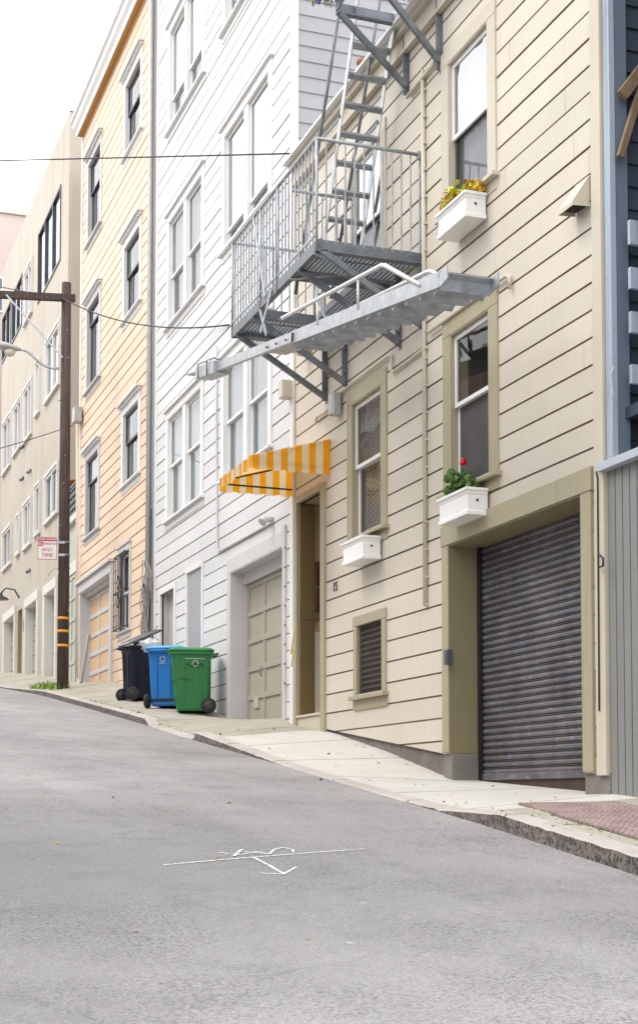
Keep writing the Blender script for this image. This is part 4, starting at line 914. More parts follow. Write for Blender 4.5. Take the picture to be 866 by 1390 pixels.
# wall brackets
for i, yb_ in enumerate((17.69, 16.97, 15.25, 14.60)):
    mb = MB(); mb.box(6.41, 6.475, yb_-.006, yb_+.006, 5.15, ZF+.0); mb.box(6.468, 6.476, yb_-.035, yb_+.035, 5.12, ZF)
    mb.bar((6.45, yb_, 5.20), (XO+.03, yb_, ZF-.11), .05, .065); mb.bar((XO, yb_, ZF-.115), (6.46, yb_, ZF-.115), .05, .012)
    br = mb.build('bracket', M['galvdark'], fe)
    for z in (5.32, 5.62): MB().tube([(6.44, yb_-.07, z), (6.44, yb_+.03, z)], .012, 8).build('bolt', M['galvdark'], br)
# drop stair (raised)
SXO, SXI = 5.18, 5.66
A = Vector((SXO,)+F(400, 462, 5.2)); B = Vector((SXO,)+F(599, 385, 5.2)); D = (B-A).normalized(); Lst = (B-A).length
pv = A
def along(x, s, up=0): q = pv+D*s; n = Vector((0, -D.z, D.y)); n = n if n.z > 0 else -n; q = q+n*up; return Vector((x, q.y, q.z))
NV = Vector((0, -D.z, D.y)); NV = NV if NV.z > 0 else -NV
st = MB()
for x in (SXO, SXI):
    st.bar(along(x, -.05, .035), along(x, Lst, .035), .012, .135, NV); st.bar(along(x+(.02 if x == SXO else -.02), -.05, .10), along(x+(.02 if x == SXO else -.02), Lst, .10), .045, .010, NV)
    st.bar(along(x, Lst, .02), along(x, Lst+.16, .075), .012, .12, NV)
dst = st.build('stair_stringers', M['galvlight'], fe)
nT = 13; ca, sa = math.cos(R(40)), math.sin(R(40))
for i in range(nT):
    c = along((SXO+SXI)/2, .1+(Lst-.12)*i/(nT-1), .0); dd = D*ca+NV*sa; nn = NV*ca-D*sa; mb = MB()
    mb.bar(c-dd*.125, c+dd*.125, SXI-SXO-.016, .008, nn); mb.bar(c-dd*.125-nn*-.014, c-dd*.117-nn*-.014, SXI-SXO-.018, .032, nn); mb.build('tread', M['galv'], dst)
MB().bar(along((SXO+SXI)/2, Lst+.02, -.06), along((SXO+SXI)/2, Lst+.028, .10), SXI-SXO-.014, .01, (0, 1, 0)).build('end_plate', M['galv'], dst)
# handrails of the stair
h1 = MB(); a0 = Vector((SXO,)+F(383, 432, SXO)); a1 = Vector((SXO,)+F(520, 359, SXO)); a2 = Vector((SXO,)+F(571, 388, SXO))
h1.tube([a0, a1+(a0-a1).normalized()*.05, a1+(a2-a1).normalized()*.05, a2], .022, 10); 
for (u, v, w) in ((431, 407, 441), (486, 378, 420)):
    p, q = Vector((SXO,)+F(u, v, SXO)), Vector((SXO-.01,)+F(u+1, w, SXO)); h1.tube([p, q], .012, 8)
h1.build('stair_handrail', M['railwhite'], fe)
h2 = MB(); off = Vector((SXI-SXO, 0, 0)); b0, b1, b2_ = a0+off, a1+off+Vector((0, 0, 0)), a2+off
h2.tube([b0, b1+(b0-b1).normalized()*.05, b1+(b2_-b1).normalized()*.05, b2_], .022, 10)
for t_ in (.3, .62): p = b0.lerp(b1, t_); h2.tube([p, p-Vector((0, 0, .3))], .012, 8)
h2.build('stair_handrail', M['railwhite'], fe)
# counterweight arm
mb = MB(); e0 = -.05
for k, xo in enumerate((0, .075, .15, .225)):
    mb.bar(along(SXO+xo, .02, .03), along(SXO+xo, -1.0 if k else -3.2, .03), .062, .11, NV)
arm = mb.build('counterweight_arm', M['galvlight'], fe)
mb = MB()
for xo in (.0, .075, .15): mb.bar(along(SXO+xo, .021, .03), along(SXO+xo, .0245, .03), .05, .09, NV)
mb.build('tube_end', M['black'], arm)
mb = MB()
for xo in (.0, .06, .12, .18): mb.bar(along(SXO-.06+xo, -3.0, .02), along(SXO-.06+xo, -3.9, .02), .055, .15, NV)
mb.bar(along(SXO+.02, -3.9, .06), along(SXO+.02, -4.55, .07), .16, .012, NV); cw = mb.build('counterweight', M['galvlight'], arm)
mb = MB()
for s_ in (-3.25, -3.7): mb.tube([along(SXO-.10, s_, -.07), along(SXO-.11, s_, .12), along(SXO-.02, s_+.02, .16), along(SXO+.12, s_, .13)], .010, 6)
for s_ in (-.15, -.5, -.85): mb.tube([along(SXO-.05, s_, .02), along(SXO-.02, s_, .02)], .016, 6)
mb.build('u_bolt', M['galvdark'], arm)
# hangers
mb = MB(); mb.bar((XO-.015, F(370, 389, XO)[0], ZF-.02), (SXO-.03,)+F(357, 452, SXO), .05, .010, (1, 0, 0)); mb.bar((XO+.0, F(352, 426, XO)[0], ZF-.06), (SXO+.06,)+F(355, 454, SXO), .05, .01, (1, 0, 0)); mb.bar((5.8, HY0+.6, ZF-.06), along(SXI, .0, .03), .05, .01, (1, 0, 0)); mb.build('hanger', M['galv'], fe)
# upper ladder stair to the roof landing
LX0, LX1 = 5.85, 6.32
def lad(u, v): return F(u, v, LX0)
t0 = lad(480, 37); t1 = lad(440, 325); sl = (t1[0]-t0[0])/(t1[1]-t0[1])
ly = lambda z: t0[0]+sl*(z-t0[1])
mb = MB()
for x in (LX0, LX1): mb.bar((x, ly(ZF), ZF), (x, ly(9.0), 9.0), .012, .10, (0, 1, 0))
ld = mb.build('ladder_stringers', M['galvlight'], fe)
mb = MB(); z = ZF+.26
while z < 8.8: MB().box(LX0+.007, LX1-.007, ly(z)-.06, ly(z)+.06, z-.012, z+.012).build('rung', M['galv'], ld); z += .285
mb = MB(); r0, r1 = lad(434, 187), lad(463, 0); s2 = (r0[0]-r1[0])/(r0[1]-r1[1])
for x in (LX0, LX1): mb.tube([(x, r0[0]+s2*(ZF+.3-r0[1]), ZF+.3), (x, r0[0]+s2*(9.6-r0[1]), 9.6)], .021, 8)
for x in (LX0, LX1):
    for z in (7.86,): mb.bar((x, ly(z), z), (x, r0[0]+s2*(z-r0[1]), z+.02), .012, .045)
mb.build('ladder_handrail', M['galvdark'], ld)
# upper landing
UY0, UY1, ZU, XU = 13.95, 15.05, 8.92, 5.62
mb = MB(); mb.box(XU-.006, XU+.006, UY0, UY1, ZU-.10, ZU+.03); mb.box(XU, XW, UY1-.012, UY1+.006, ZU-.14, ZU); mb.box(XU, XW, UY1-.07, UY1, ZU-.14, ZU-.125); mb.box(XU, XW, UY0-.006, UY0+.006, ZU-.10, ZU); mb.box(XU, XW, 14.5, 14.512, ZU-.10, ZU)
mb.build('landing_frame', M['galvdark'], fe)
mb = MB(); x = XU+.04
while x < XW: mb.box(x, x+.022, UY0+.01, UY1-.35, ZU-.03, ZU); x += .052
mb.build('landing_grating', M['galvdark'], fe)
for yb_, zb3 in ((15.0, 8.07), (14.10, 7.93)):
    mb = MB(); mb.box(6.41, 6.475, yb_-.006, yb_+.006, zb3-.1, ZU); mb.box(6.468, 6.476, yb_-.04, yb_+.04, zb3-.12, ZU-.3); mb.bar((6.45, yb_, zb3), (XU+.03, yb_, ZU-.14), .05, .06); mb.build('bracket', M['galvdark'], fe)
mb = rail((XU, UY0, 0), (XU, UY1, 0), 9, ZU, ZU+1.07); mb.build('landing_railing', M['galv'], fe)

# ================================================================== AWNING
aw = thing('awning', 'orange and cream striped fabric awning over the street door', 'awning', (6.4, 18.3, 4.3))
AX = 5.42; AY0, AY1 = 17.54, 19.02; AZW, AZO, AZV = 4.62, 4.33, 4.19
def cloth(name, P, nu, nv, ustr):
    """P(s,t) -> point ; stripes run along t, ustr stripe pairs along s"""
    me = bpy.data.meshes.new(name); vs, fs, uv = [], [], []
    for j in range(nv+1):
        for i in range(nu+1): vs.append(P(i/nu, j/nv))
    for j in range(nv):
        for i in range(nu): a = j*(nu+1)+i; fs.append((a, a+1, a+nu+2, a+nu+1)); uv += [(i/nu*ustr, j/nv), ((i+1)/nu*ustr, j/nv), ((i+1)/nu*ustr, (j+1)/nv), (i/nu*ustr, (j+1)/nv)]
    me.from_pydata(vs, [], fs); l = me.uv_layers.new(name='UVMap')
    for k, c in enumerate(uv): l.data[k].uv = c
    for p in me.polygons: p.use_smooth = True
    me.materials.append(M['awning']); o = bpy.data.objects.new(name, me); col.objects.link(o); o.parent = aw; o.location = -Vector(aw.location); return o
XWA = 6.46
cloth('canopy', lambda s, t: (XWA+(AX-XWA)*t, AY0+(AY1-AY0)*s, AZW+(AZO-AZW)*t-.02*math.sin(math.pi*t)), 60, 8, 6.5)
cloth('valance', lambda s, t: (AX-.004-.012*math.sin(s*31), AY0+(AY1-AY0)*s, AZO+.0+(AZV-AZO)*t-(.022*abs(math.sin(s*math.pi*7)) if t > .9 else 0)), 84, 3, 6.5)
def side(y, sg):
    def f(s, t):
        x = XWA+(AX-XWA)*s; zt = AZW+(AZO-AZW)*s; zb = AZV-.02+.0*s
        return (x, y+sg*(.004+.008*math.sin(s*23)), zt+(zb-zt)*t-(.022*abs(math.sin(s*math.pi*5)) if t > .93 else 0))
    return f
cloth('side_panel', side(AY0, -1), 60, 10, 5.5); cloth('side_panel', side(AY1, 1), 60, 10, 5.5)
mb = MB(); mb.tube([(AX+.02, AY0+.02, AZO-.03), (AX+.02, AY1-.02, AZO-.03)], .012, 8); mb.tube([(XWA, AY0+.02, AZW-.02), (XWA, AY1-.02, AZW-.02)], .012, 8)
for y in (AY0+.02, AY1-.02): mb.tube([(XWA, y, AZW-.03), (AX+.02, y, AZO-.03)], .011, 8); mb.tube([(XWA, y, AZV+.06), (AX+.02, y, AZV+.07)], .012, 8)
mb.build('awning_frame', M['cable'], aw)

# ================================================================== WINDOW BOXES AND PLANTS
def planter(u, v, z1, z0, y0, y1, label):
    t = thing('window_box', label, 'window box', (6.35, (y0+y1)/2, z0), 'white window boxes on the beige house')
    xf = 6.22; h = z1-z0; mb = MB()
    # slightly tapered body with moulded rim and foot
    def ring(ins, z): return [(xf+ins, y0+ins, z), (6.455, y0+ins, z), (6.455, y1-ins, z), (xf+ins, y1-ins, z)]
    seq = [(.0, z0), (.0, z0+.035), (.012, z0+.05), (.012, z1-.07), (.004, z1-.055), (.004, z1-.035), (-.014, z1-.028), (-.014, z1), (.022, z1), (.022, z1-.03)]
    for ins, z in seq: mb.v += ring(ins, z)
    for k in range(len(seq)-1):
        for j in range(4): a = 4*k+j; b2 = 4*k+(j+1) % 4; mb.f.append((a, b2, b2+4, a+4))
    mb.f.append((0, 1, 2, 3)); mb.build('box', M['sash'], t, .003)
    mb = MB(); mb.box(xf+.023, 6.454, y0+.023, y1-.023, z1-.06, z1-.031); mb.build('soil', M['soil'], t)
    mb = MB(); mb.tube([(6.34, y0+.012, z0+h*.55), (6.34, y0+.004, z0+h*.55)], .013, 10); mb.build('drain_hole', M['black'], t)
    return t
def leaf(mb, c, n, r, up=Vector((0, 0, 1)), lobes=6, cup=.25):
    n = n.normalized(); a = n.orthogonal().normalized(); b = n.cross(a); i = len(mb.v); mb.v.append(tuple(c))
    k = lobes*2; th0 = random.random()*6
    for j in range(k): rr = r*(1 if j % 2 else .86); t = th0+2*math.pi*j/k; mb.v.append(tuple(c+(a*math.cos(t)+b*math.sin(t))*rr+n*r*cup))
    for j in range(k): mb.f.append((i, i+1+j, i+1+(j+1) % k))
def rdir(zb=.5): 
    while True:
        d = Vector((random.uniform(-1, 1), random.uniform(-1, 1), random.uniform(-1, 1)+zb))
        if .2 < d.length < 1.6: return d
# red geranium
planter(0, 0, 3.07, 2.80, 13.0, 13.68, 'white window box holding a red geranium, above the roller shutter')
planter(0, 0, 6.05, 5.79, 13.0, 13.68, 'white window box with yellow and orange plants under the upper window')
planter(0, 0, 3.07, 2.80, 15.80, 16.47, 'empty white window box under the window nearest the awning')
def plant(name, label, cat, y0, y1, z, H, n, leafmats, flowers, group=None, xr=(6.27, 6.43), rl=.03):
    random.seed(len(label)); t = thing(name, label, cat, (6.34, (y0+y1)/2, z), group); tips = []
    st = MB(); lv = [MB() for _ in leafmats]
    for k in range(n):
        x, y = random.uniform(*xr), random.uniform(y0, y1); hh = H*random.uniform(.45, 1); top = Vector((x+random.uniform(-.06, .03), y+random.uniform(-.09, .09), z+hh))
        mid = Vector((x, y, z)).lerp(top, .5)+Vector((random.uniform(-.02, .02),)*3); st.tube([(x, y, z-.03), mid, top], [.005, .004, .003], 5); tips.append(top)
        for q in range(random.randint(5, 8)):
            f = random.uniform(.35, 1.0); c = Vector((x, y, z)).lerp(top, f)+Vector((random.gauss(0, .035), random.gauss(0, .04), random.gauss(0, .02)))
            leaf(lv[random.randrange(len(lv))], c, rdir(.7), rl*random.uniform(.6, 1.2))
    st.build('stems', M['leaf'], t)
    for m_, l in zip(leafmats, lv): l.build('leaves', M[m_], t, recalc=False)
    for (mat, cs, r) in flowers:
        for c in cs:
            fb = MB(); c = Vector(c)
            for q in range(34): d = rdir(0).normalized(); leaf(fb, c+d*r*random.uniform(.5, 1), d, r*.42, lobes=3, cup=.1)
            fb.build('flower', M[mat], t, recalc=False)
            sx = MB(); sx.tube([(c.x, c.y, z), c], .004, 5); sx.build('stems', M['leaf'], t)
    return t
gy, gz = F(629, 627, 6.33)
plant('geranium', 'green geranium with one red bloom standing in its white window box', 'plant', 13.12, 13.62, 3.04, .27, 15, ['leaf', 'leaf'], [('petalred', [(6.33, gy, gz)], .042), ('petalred', [(6.36, gy-.12, gz-.18)], .012)], rl=.042)
gy, gz = F(631, 246, 6.33)
plant('sedum', 'low yellow and orange foliage filling the upper window box', 'plant', 13.04, 13.66, 6.03, .19, 70, ['leafyellow', 'petalyellow', 'leafyellow', 'petalyellow', 'leaforange'], [('petalred', [(6.33, gy, gz)], .022), ('petalyellow', [(6.3, 13.3, 6.14), (6.3, 13.42, 6.12)], .025)], rl=.03)
fp = F(440, 3, 5.7)
plant('trailing_plant', 'trailing plant with purple flowers hanging over the edge of the upper landing', 'plant', 14.95, 15.15, 8.90, .26, 14, ['leafyellow', 'leaf'], [('petalpurple', [(5.5, 15.08, 8.98), (5.44, 15.12, 8.95)], .035)], xr=(5.35, 5.6), rl=.026)
mb = MB(); mb.box(5.40, 5.60, 14.6, 15.1, 9.02, 9.16); tag(mb.build('trough', M['galvdark'], None, .01), 'dark trough of purple flowers at the end of the upper landing', 'planter')
# balcony pot plant and weeds
random.seed(3)
mb = MB()
for k in range(26): c = Vector((6.58, py, zb2+.32))+Vector((random.gauss(0, .08), random.gauss(0, .12), random.gauss(0, .09))) ; leaf(mb, c, rdir(.6), .05)
zb2p = F(97.5, 662, 6.58)[1]
tag(mb.build('potted_plant', M['leafyellow'], recalc=False), 'small yellow green plant growing in the terracotta balcony pot', 'plant')

def blades(name, cx, cy, rx, ry, n, h, mat, label):
    mb = MB()
    for k in range(n):
        x, y = random.gauss(cx, rx), random.gauss(cy, ry); z = zwalk(max(5.16, min(6.9, x)), y) if x > 5 else zr(y); a = random.random()*6.3; L = h*random.uniform(.4, 1); w = .006+.01*random.random()
        d = Vector((math.cos(a), math.sin(a), 0)); s = Vector((-d.y, d.x, 0))*w; p0 = Vector((x, y, z-.01)); p1 = p0+Vector((0, 0, L*.6))+d*L*.25; p2 = p0+Vector((0, 0, L*.85))+d*L*.65
        mb.quad(p0-s, p0+s, p1+s*.9, p1-s*.9); mb.quad(p1-s*.9, p1+s*.9, p2)
    o = mb.build(name, M[mat], recalc=False); o['label'] = label; o['category'] = 'weeds'; return o
o = blades('weeds', 5.35, 32.3, .16, .75, 260, .20, 'weed', 'clump of bright green weeds at the foot of the utility pole'); o['kind'] = 'stuff'
o = blades('weeds', 5.16, 24, .03, 3.0, 70, .05, 'weed', 'sparse weeds along the kerb joint'); o['kind'] = 'stuff'
o = blades('weeds', 5.5, 9.1, .2, .6, 260, .03, 'weed', 'moss and weeds round the sidewalk plate'); o['kind'] = 'stuff'

# ================================================================== POLE, LAMP, SIGN
px, pyy = 5.42, 31.0; zpb = zwalk(px, pyy)-.05; zpt = G(87.5, 384, pyy)[1]
pole = thing('utility_pole', 'weathered brown timber utility pole with yellow bands and a crossarm', 'utility pole', (px, pyy, zpb))
mb = MB(); mb.tube([(px, pyy, zpb), (px, pyy, (zpb+zpt)/2), (px, pyy, zpt)], [.125, .115, .10], 20); mb.build('shaft', M['wood'], pole)
arm_d = (RT*math.sin(R(81.7)) - FW*0+Vector((FW.x, FW.y, 0)).normalized()*-math.cos(R(81.7)))
arm_d = (RT*math.sin(R(81.7))+Vector((FW.x, FW.y, 0)).normalized()*math.cos(R(81.7))).normalized()
za_ = G(85, 405, pyy)[1]; c0 = Vector((px, pyy, za_))
mb = MB(); mb.bar(c0+Vector((0, -.06, 0))+arm_d*.18, c0+Vector((0, -.06, 0))-arm_d*2.6, .11, .15); mb.build('crossarm', M['wood'], pole, .008)
q = Vector((px, pyy, G(84, 487, pyy)[1])); q2 = c0-arm_d*1.28+Vector((0, -.13, -.02)); mb = MB(); mb.bar(q+Vector((-.08, -.08, 0)), q2, .045, .03); mb.build('arm_brace', M['galvlight'], pole)
for v in (839.5, 857, 876.5):
    z = G(87, v, pyy)[1]; MB().lathe((px, pyy, z-.03), [(.1275, 0), (.1275, .055)], 20).build('reflective_band', M['amber'], pole)
for v in (737, 754): z = G(87, v, pyy)[1]; MB().lathe((px, pyy, z-.012), [(.130, 0), (.130, .03)], 20).build('steel_band', M['galv'], pole)
random.seed(9)
for k in range(26): z = zpb+.8+k*.3; a = random.random()*6.3; MB().tube([(px+.11*math.cos(a), pyy+.11*math.sin(a), z), (px+.15*math.cos(a), pyy+.15*math.sin(a), z)], .012, 6).build('bolt', M['galv'], pole)
lamp = thing('street_lamp', 'pale cobra head street lamp on a curved arm fixed to the timber pole', 'street lamp', (px, pyy, F(80, 500, px)[1]))
g = lambda u, v: Vector(c0)+arm_d*0
def onarm(u, v, back=-.1):                 # point on the vertical plane through the pole that holds the lamp arm
    n = arm_d.cross(Vector((0, 0, 1))); d = ray(u, v); p0 = c0+Vector((0, -.1, 0)); return d*(p0.dot(n)/d.dot(n))
mb = MB(); mb.tube([onarm(81, 500.5), onarm(72, 500), onarm(62, 497), onarm(53, 491), onarm(44, 482), onarm(36, 476), onarm(27, 474)], .028, 10); mb.build('lamp_arm', M['galvlight'], lamp)
hp = [onarm(29, 474.5), onarm(20, 472.5), onarm(8, 470), onarm(-8, 467), onarm(-12, 467)]
mb = MB(); n_ = 14; rr = [(.045, .04), (.14, .08), (.19, .12), (.16, .11), (.03, .03)]
rings = []
for p, (wd, ht) in zip(hp, rr):
    i = len(mb.v); rings.append(i); sd = arm_d.cross(Vector((0, 0, 1))).normalized()
    for j in range(n_): t = 2*math.pi*j/n_; mb.v.append(tuple(p+sd*wd*math.cos(t)+Vector((0, 0, 1))*ht*(math.sin(t) if math.sin(t) > 0 else .35*math.sin(t))-Vector((0, 0, ht*.3))))
for a, b2 in zip(rings, rings[1:]):
    for j in range(n_): mb.f.append((a+j, a+(j+1) % n_, b2+(j+1) % n_, b2+j)); mb.smooth.add(len(mb.f)-1)
mb.f.append(tuple(rings[0]+j for j in range(n_))); mb.f.append(tuple(rings[-1]+j for j in range(n_))); mb.build('lamp_head', M['boxgrey'], lamp)
mb = MB(); c = (hp[1]+hp[2])/2; mb.lathe(c-Vector((0, 0, .20)), [(.03, 0), (.10, .04), (.13, .13)], 14); mb.build('lens', plain('frosted lens', (.6, .58, .5), .3), lamp)
# sign: face towards the viewer
sgn = thing('street_sign', 'white and red no parking tow-away sign bracketed to the timber pole', 'sign', tuple(onarm(64, 745)))
ax = arm_d; sc0 = onarm(64, 745)+Vector((0, -.06, 0)); bx = Vector((0, 0, 1)); fn = ax.cross(bx).normalized()
if fn.y > 0: fn = -fn
hw = (onarm(77.5, 745)-onarm(50.5, 745)).length/2; hh = (onarm(64, 729.5)-onarm(64, 760.5)).length/2
def plate(name, cx, cz, w, h, d, mat, off=0): 
    mb = MB(); c = sc0+ax*cx+bx*cz+fn*off; mb.bar(c-ax*w, c+ax*w, d, h*2, bx); return mb.build(name, mat, sgn)
WR = plain('sign white', (.75, .73, .72), .4, var=.04); RD = plain('sign red', (.50, .02, .035), .4, var=.1)
plate('panel', 0, 0, hw, hh, .004, WR)
mb = MB(); e = .02
for (cx, cz, w, h) in ((0, hh-e*.6, hw-e*.3, .005), (0, -hh+e*.6, hw-e*.3, .005), (-hw+e*.6, 0, .005, hh-e*.6), (hw-e*.6, 0, .005, hh-e*.6)): c = sc0+ax*cx+bx*cz+fn*.004; mb.bar(c-ax*w, c+ax*w, .003, h*2, bx)
c = sc0+bx*(hh*.80)+fn*.004; mb.bar(c-ax*(hw-.012), c+ax*(hw-.012), .003, hh*.34, bx); c = sc0-ax*hw*.66+bx*(hh*.40)+fn*.004; mb.bar(c-ax*hw*.24, c+ax*hw*.24, .003, hh*.40, bx)
mb.build('red_field', RD, sgn)
rot = Matrix((ax, bx, -fn if ax.cross(bx).dot(fn) < 0 else fn)).transposed().to_4x4()
def stext(s, size, cx, cz, mat, off=.008): return text_mesh(s, size, 'lettering', mat, sgn, sc0+ax*cx+bx*cz+fn*off, rot, .001)
stext('TOW-AWAY', hh*.33, 0, hh*.80, WR); stext('NO', hh*.46, -hw*.66, hh*.40, WR); stext('PARKING', hh*.28, hw*.27, hh*.40, RD); stext('ANY', hh*.46, 0, -hh*.12, RD); stext('TIME', hh*.46, 0, -hh*.60, RD)
mb = MB()
for v in (737, 754): a = onarm(76, v)+Vector((0, -.045, 0)); b2 = Vector((px, pyy-.13, a.z)); mb.bar(a, b2, .01, .03)
mb.build('sign_bracket', M['galvlight'], sgn)
tag(MB().tube([onarm(66, 781), onarm(72, 773), onarm(78, 771), onarm(81, 778)], .010, 6).build('hook', M['galv']), 'thin bent metal hook on the pole below the sign', 'hook')

# overhead cables
def cable(p, q, sag, r, label):
    p, q = Vector(p), Vector(q); pts = []
    for i in range(25): t = i/24; c = p.lerp(q, t); c.z -= sag*4*t*(1-t); pts.append(c)
    return tag(MB().tube(pts, r, 6).build('overhead_cable', M['cable']), label, 'cable', 'overhead cables')
cable(P3(393, 208.5, 6.46), tuple(ray(-120, 221)*(30/ray(-120, 221).y)), .0, .012, 'upper overhead cable crossing the sky to the white house')
cable(P3(311, 441, 6.46), c0+Vector((-.15, .16, .10)), .28, .014, 'overhead cable dipping from the pole crossarm to the white house')
cable(c0+Vector((-.15, .16, .10)), tuple(ray(-160, 318)*(46/ray(-160, 318).y)), .35, .014, 'overhead cable running on from the crossarm to the left')
cable(P3(101, 577, 6.3), tuple(ray(-100, 634)*(30/ray(-100, 634).y)), .05, .010, 'low thin cable from the junction box crossing behind the pole')

# ================================================================== WHEELED BINS
def sq(w, d, r, n=4):
    out = []
    for (sx, sy, a0) in ((1, 1, 0), (-1, 1, 90), (-1, -1, 180), (1, -1, 270)):
        for k in range(n+1): a = R(a0+90*k/n); out.append((sx*(w-r)+r*math.cos(a), sy*(d-r)+r*math.sin(a)))
    return out
def bin_(label, x, y, yaw, body, lidm, open_=False, sc_=1.0, mark=None, group='wheeled bins on the sidewalk'):
    global s_local
    z = zwalk(x, y)
    t = thing('wheeled_bin', label, 'bin', (x, y, z), group); t.rotation_euler = (0, 0, yaw); t.scale = (sc_,)*3
    s_local = True
    # local: +y is the front (lid opens), -y the back with handle and wheels
    mb = MB(); lv = [(.215, .235, .0, -.03), (.225, .25, .03, -.03), (.235, .26, .2, -.02), (.265, .30, .80, 0), (.275, .315, .88, 0), (.30, .345, .885, 0), (.30, .345, .93, 0), (.285, .33, .935, 0)]
    k = len(sq(1, 1, .1))
    for (w, d, zz_, oy) in lv: mb.v += [(p[0], p[1]+oy, zz_+.02) for p in sq(w, d, .05)]
    for a in range(len(lv)-1):
        for j in range(k): mb.f.append((a*k+j, a*k+(j+1) % k, (a+1)*k+(j+1) % k, (a+1)*k+j))
    mb.f.append(tuple(range(k))); mb.f.append(tuple((len(lv)-1)*k+j for j in range(k))) if not open_ else None
    bd = mb.build('body', body, t, .004)
    mb = MB()
    for s_ in (-1, 1):            # moulded ribs on the sides and lift pocket
        for yy in (-.15, .12): mb.bar((s_*.236, yy-.01, .14), (s_*.266, yy, .78), .012, .03, (0, 1, 0))
        mb.bar((s_*.262, .02, .52), (s_*.262, .20, .54), .03, .018)
    for xx in (-.12, .12): mb.bar((xx, .255, .12), (xx, .31, .80), .03, .014, (0, 1, 0)); mb.bar((xx, -.30, .16), (xx, -.305, .82), .03, .014, (0, 1, 0))
    mb.bar((-.20, .283, .50), (.20, .283, .50), .03, .022); mb.build('moulded_ribs', body, bd, .003)
    mb = MB(); lz = .958
    if open_:
        pass
    pl = MB(); k2 = len(sq(1, 1, .1)); ls = [(.31, .355, lz, 0), (.31, .355, lz+.025, 0), (.27, .30, lz+.055, 0), (.15, .18, lz+.068, 0)]
    for (w, d, zz_, oy) in ls: pl.v += [(p[0], p[1]+oy, zz_) for p in sq(w, d, .05)]
    for a in range(len(ls)-1):
        for j in range(k2): pl.f.append((a*k2+j, a*k2+(j+1) % k2, (a+1)*k2+(j+1) % k2, (a+1)*k2+j)); pl.smooth.add(len(pl.f)-1)
    pl.f.append(tuple(range(k2))); pl.f.append(tuple((len(ls)-1)*k2+j for j in range(k2)))
    for xx in (-.13, .13): pl.bar((xx, -.30, lz+.05), (xx, .30, lz+.055), .03, .03)
    pl.bar((-.14, .36, lz+.02), (.14, .36, lz+.02), .05, .02)
    if open_:
        Mx = Matrix.Translation((0, -.35, lz)) @ Matrix.Rotation(R(open_), 4, 'X') @ Matrix.Translation((0, .35, -lz)); pl.v = [tuple(Mx @ Vector(v)) for v in pl.v]
    lid = pl.build('lid', lidm, t, .004)
    mb = MB(); mb.tube([(-.19, -.33, .91), (-.19, -.415, .925), (.19, -.415, .925), (.19, -.33, .91)], .016, 8); mb.build('handle', body, t)
    mb = MB(); mb.tube([(-.27, -.27, .115), (.27, -.27, .115)], .012, 8); mb.bar((-.20, -.262, .115), (.20, -.262, .115), .05, .05); mb.build('axle', M['black'], t)
    for s_ in (-1, 1):
        mb = MB(); mb.lathe((s_*.285-.03, -.27, .10), [(.085, -.0), (.115, .006), (.12, .02), (.12, .04), (.115, .054), (.085, .06)], 22, 'x'); w = mb.build('wheel', M['rubber'], t)
        mb = MB(); mb.lathe((s_*.285-.034, -.27, .10), [(.03, 0), (.075, .004), (.075, .064), (.03, .068)], 16, 'x'); 
        for a in range(6): c = math.cos(a*1.047), math.sin(a*1.047); mb.bar((s_*.285+s_*.036, -.27, .10), (s_*.285+s_*.036, -.27+c[0]*.075, .10+c[1]*.075), .012, .008, (1, 0, 0))
        mb.build('rim', plain('grey plastic rim', (.035, .034, .034), .5), w)
    if mark: mark(t, bd)
    s_local = False
    return t
GRN = paint('green plastic', (.008, .155, .035), .45, rough=.4, dirtc=(.12, .12, .08)); GRN2 = plain('faded green plastic', (.02, .20, .045), .45, var=.3, sc_=4)
BLU = paint('blue plastic', (.012, .16, .47), .35, rough=.4, dirtc=(.05, .09, .16)); BLU2 = plain('sky blue plastic', (.05, .33, .70), .4, var=.2, sc_=4)
BLK = plain('navy black plastic', (.004, .006, .018), .5, 0, .3, var=.3, sc_=3); BLK2 = plain('scuffed black lid', (.05, .05, .055), .3, var=.6, sc_=6)
STK = plain('white print', (.5, .52, .5), .7)
def tri_arrows(mb, c, r, X, Z, n, w=.012):
    """three-arrow recycling ring"""
    for k in range(3):
        a0 = R(90+120*k+14); a1 = R(90+120*(k+1)-22); p = [c+(X*math.cos(a)+Z*math.sin(a))*r for a in (a0, (a0+a1)/2, a1)]
        for q1, q2 in zip(p, p[1:]): mb.bar(q1, q2, .002, w, (q2-q1).cross(n))
        d = (p[2]-p[1]).normalized(); s = d.cross(n); mb.quad(p[2]+s*w, p[2]-s*w, p[2]+d*w*1.8)
def mk_green(t, bd):
    mb = MB(); c = Vector((-.275, -.06, .76)); tri_arrows(mb, c, .045, Vector((0, -1, 0)), Vector((0, 0, 1)), Vector((-1, 0, 0)))
    for k in range(7): mb.bar((-.272-.001, -.20+.045*k, .835), (-.273, -.17+.045*k, .842), .002, .012)
    mb.build('printed_emblem', STK, bd, recalc=False)
    mb = MB(); random.seed(5); pts = [Vector((-.277, .08-.03*k, .73+.035*math.sin(k*1.9)+.01*random.random())) for k in range(10)]; mb.tube(pts, .006, 5); mb.build('marker_scrawl', M['black'], bd)
def mk_blue(t, bd):
    mb = MB(); mb.tube([(-.06, -.318, .72), (.06, -.318, .72)], .005, 5); tri_arrows(mb, Vector((.0, -.318, .79)), .045, Vector((1, 0, 0)), Vector((0, 0, 1)), Vector((0, -1, 0))); mb.build('printed_emblem', STK, bd, recalc=False)
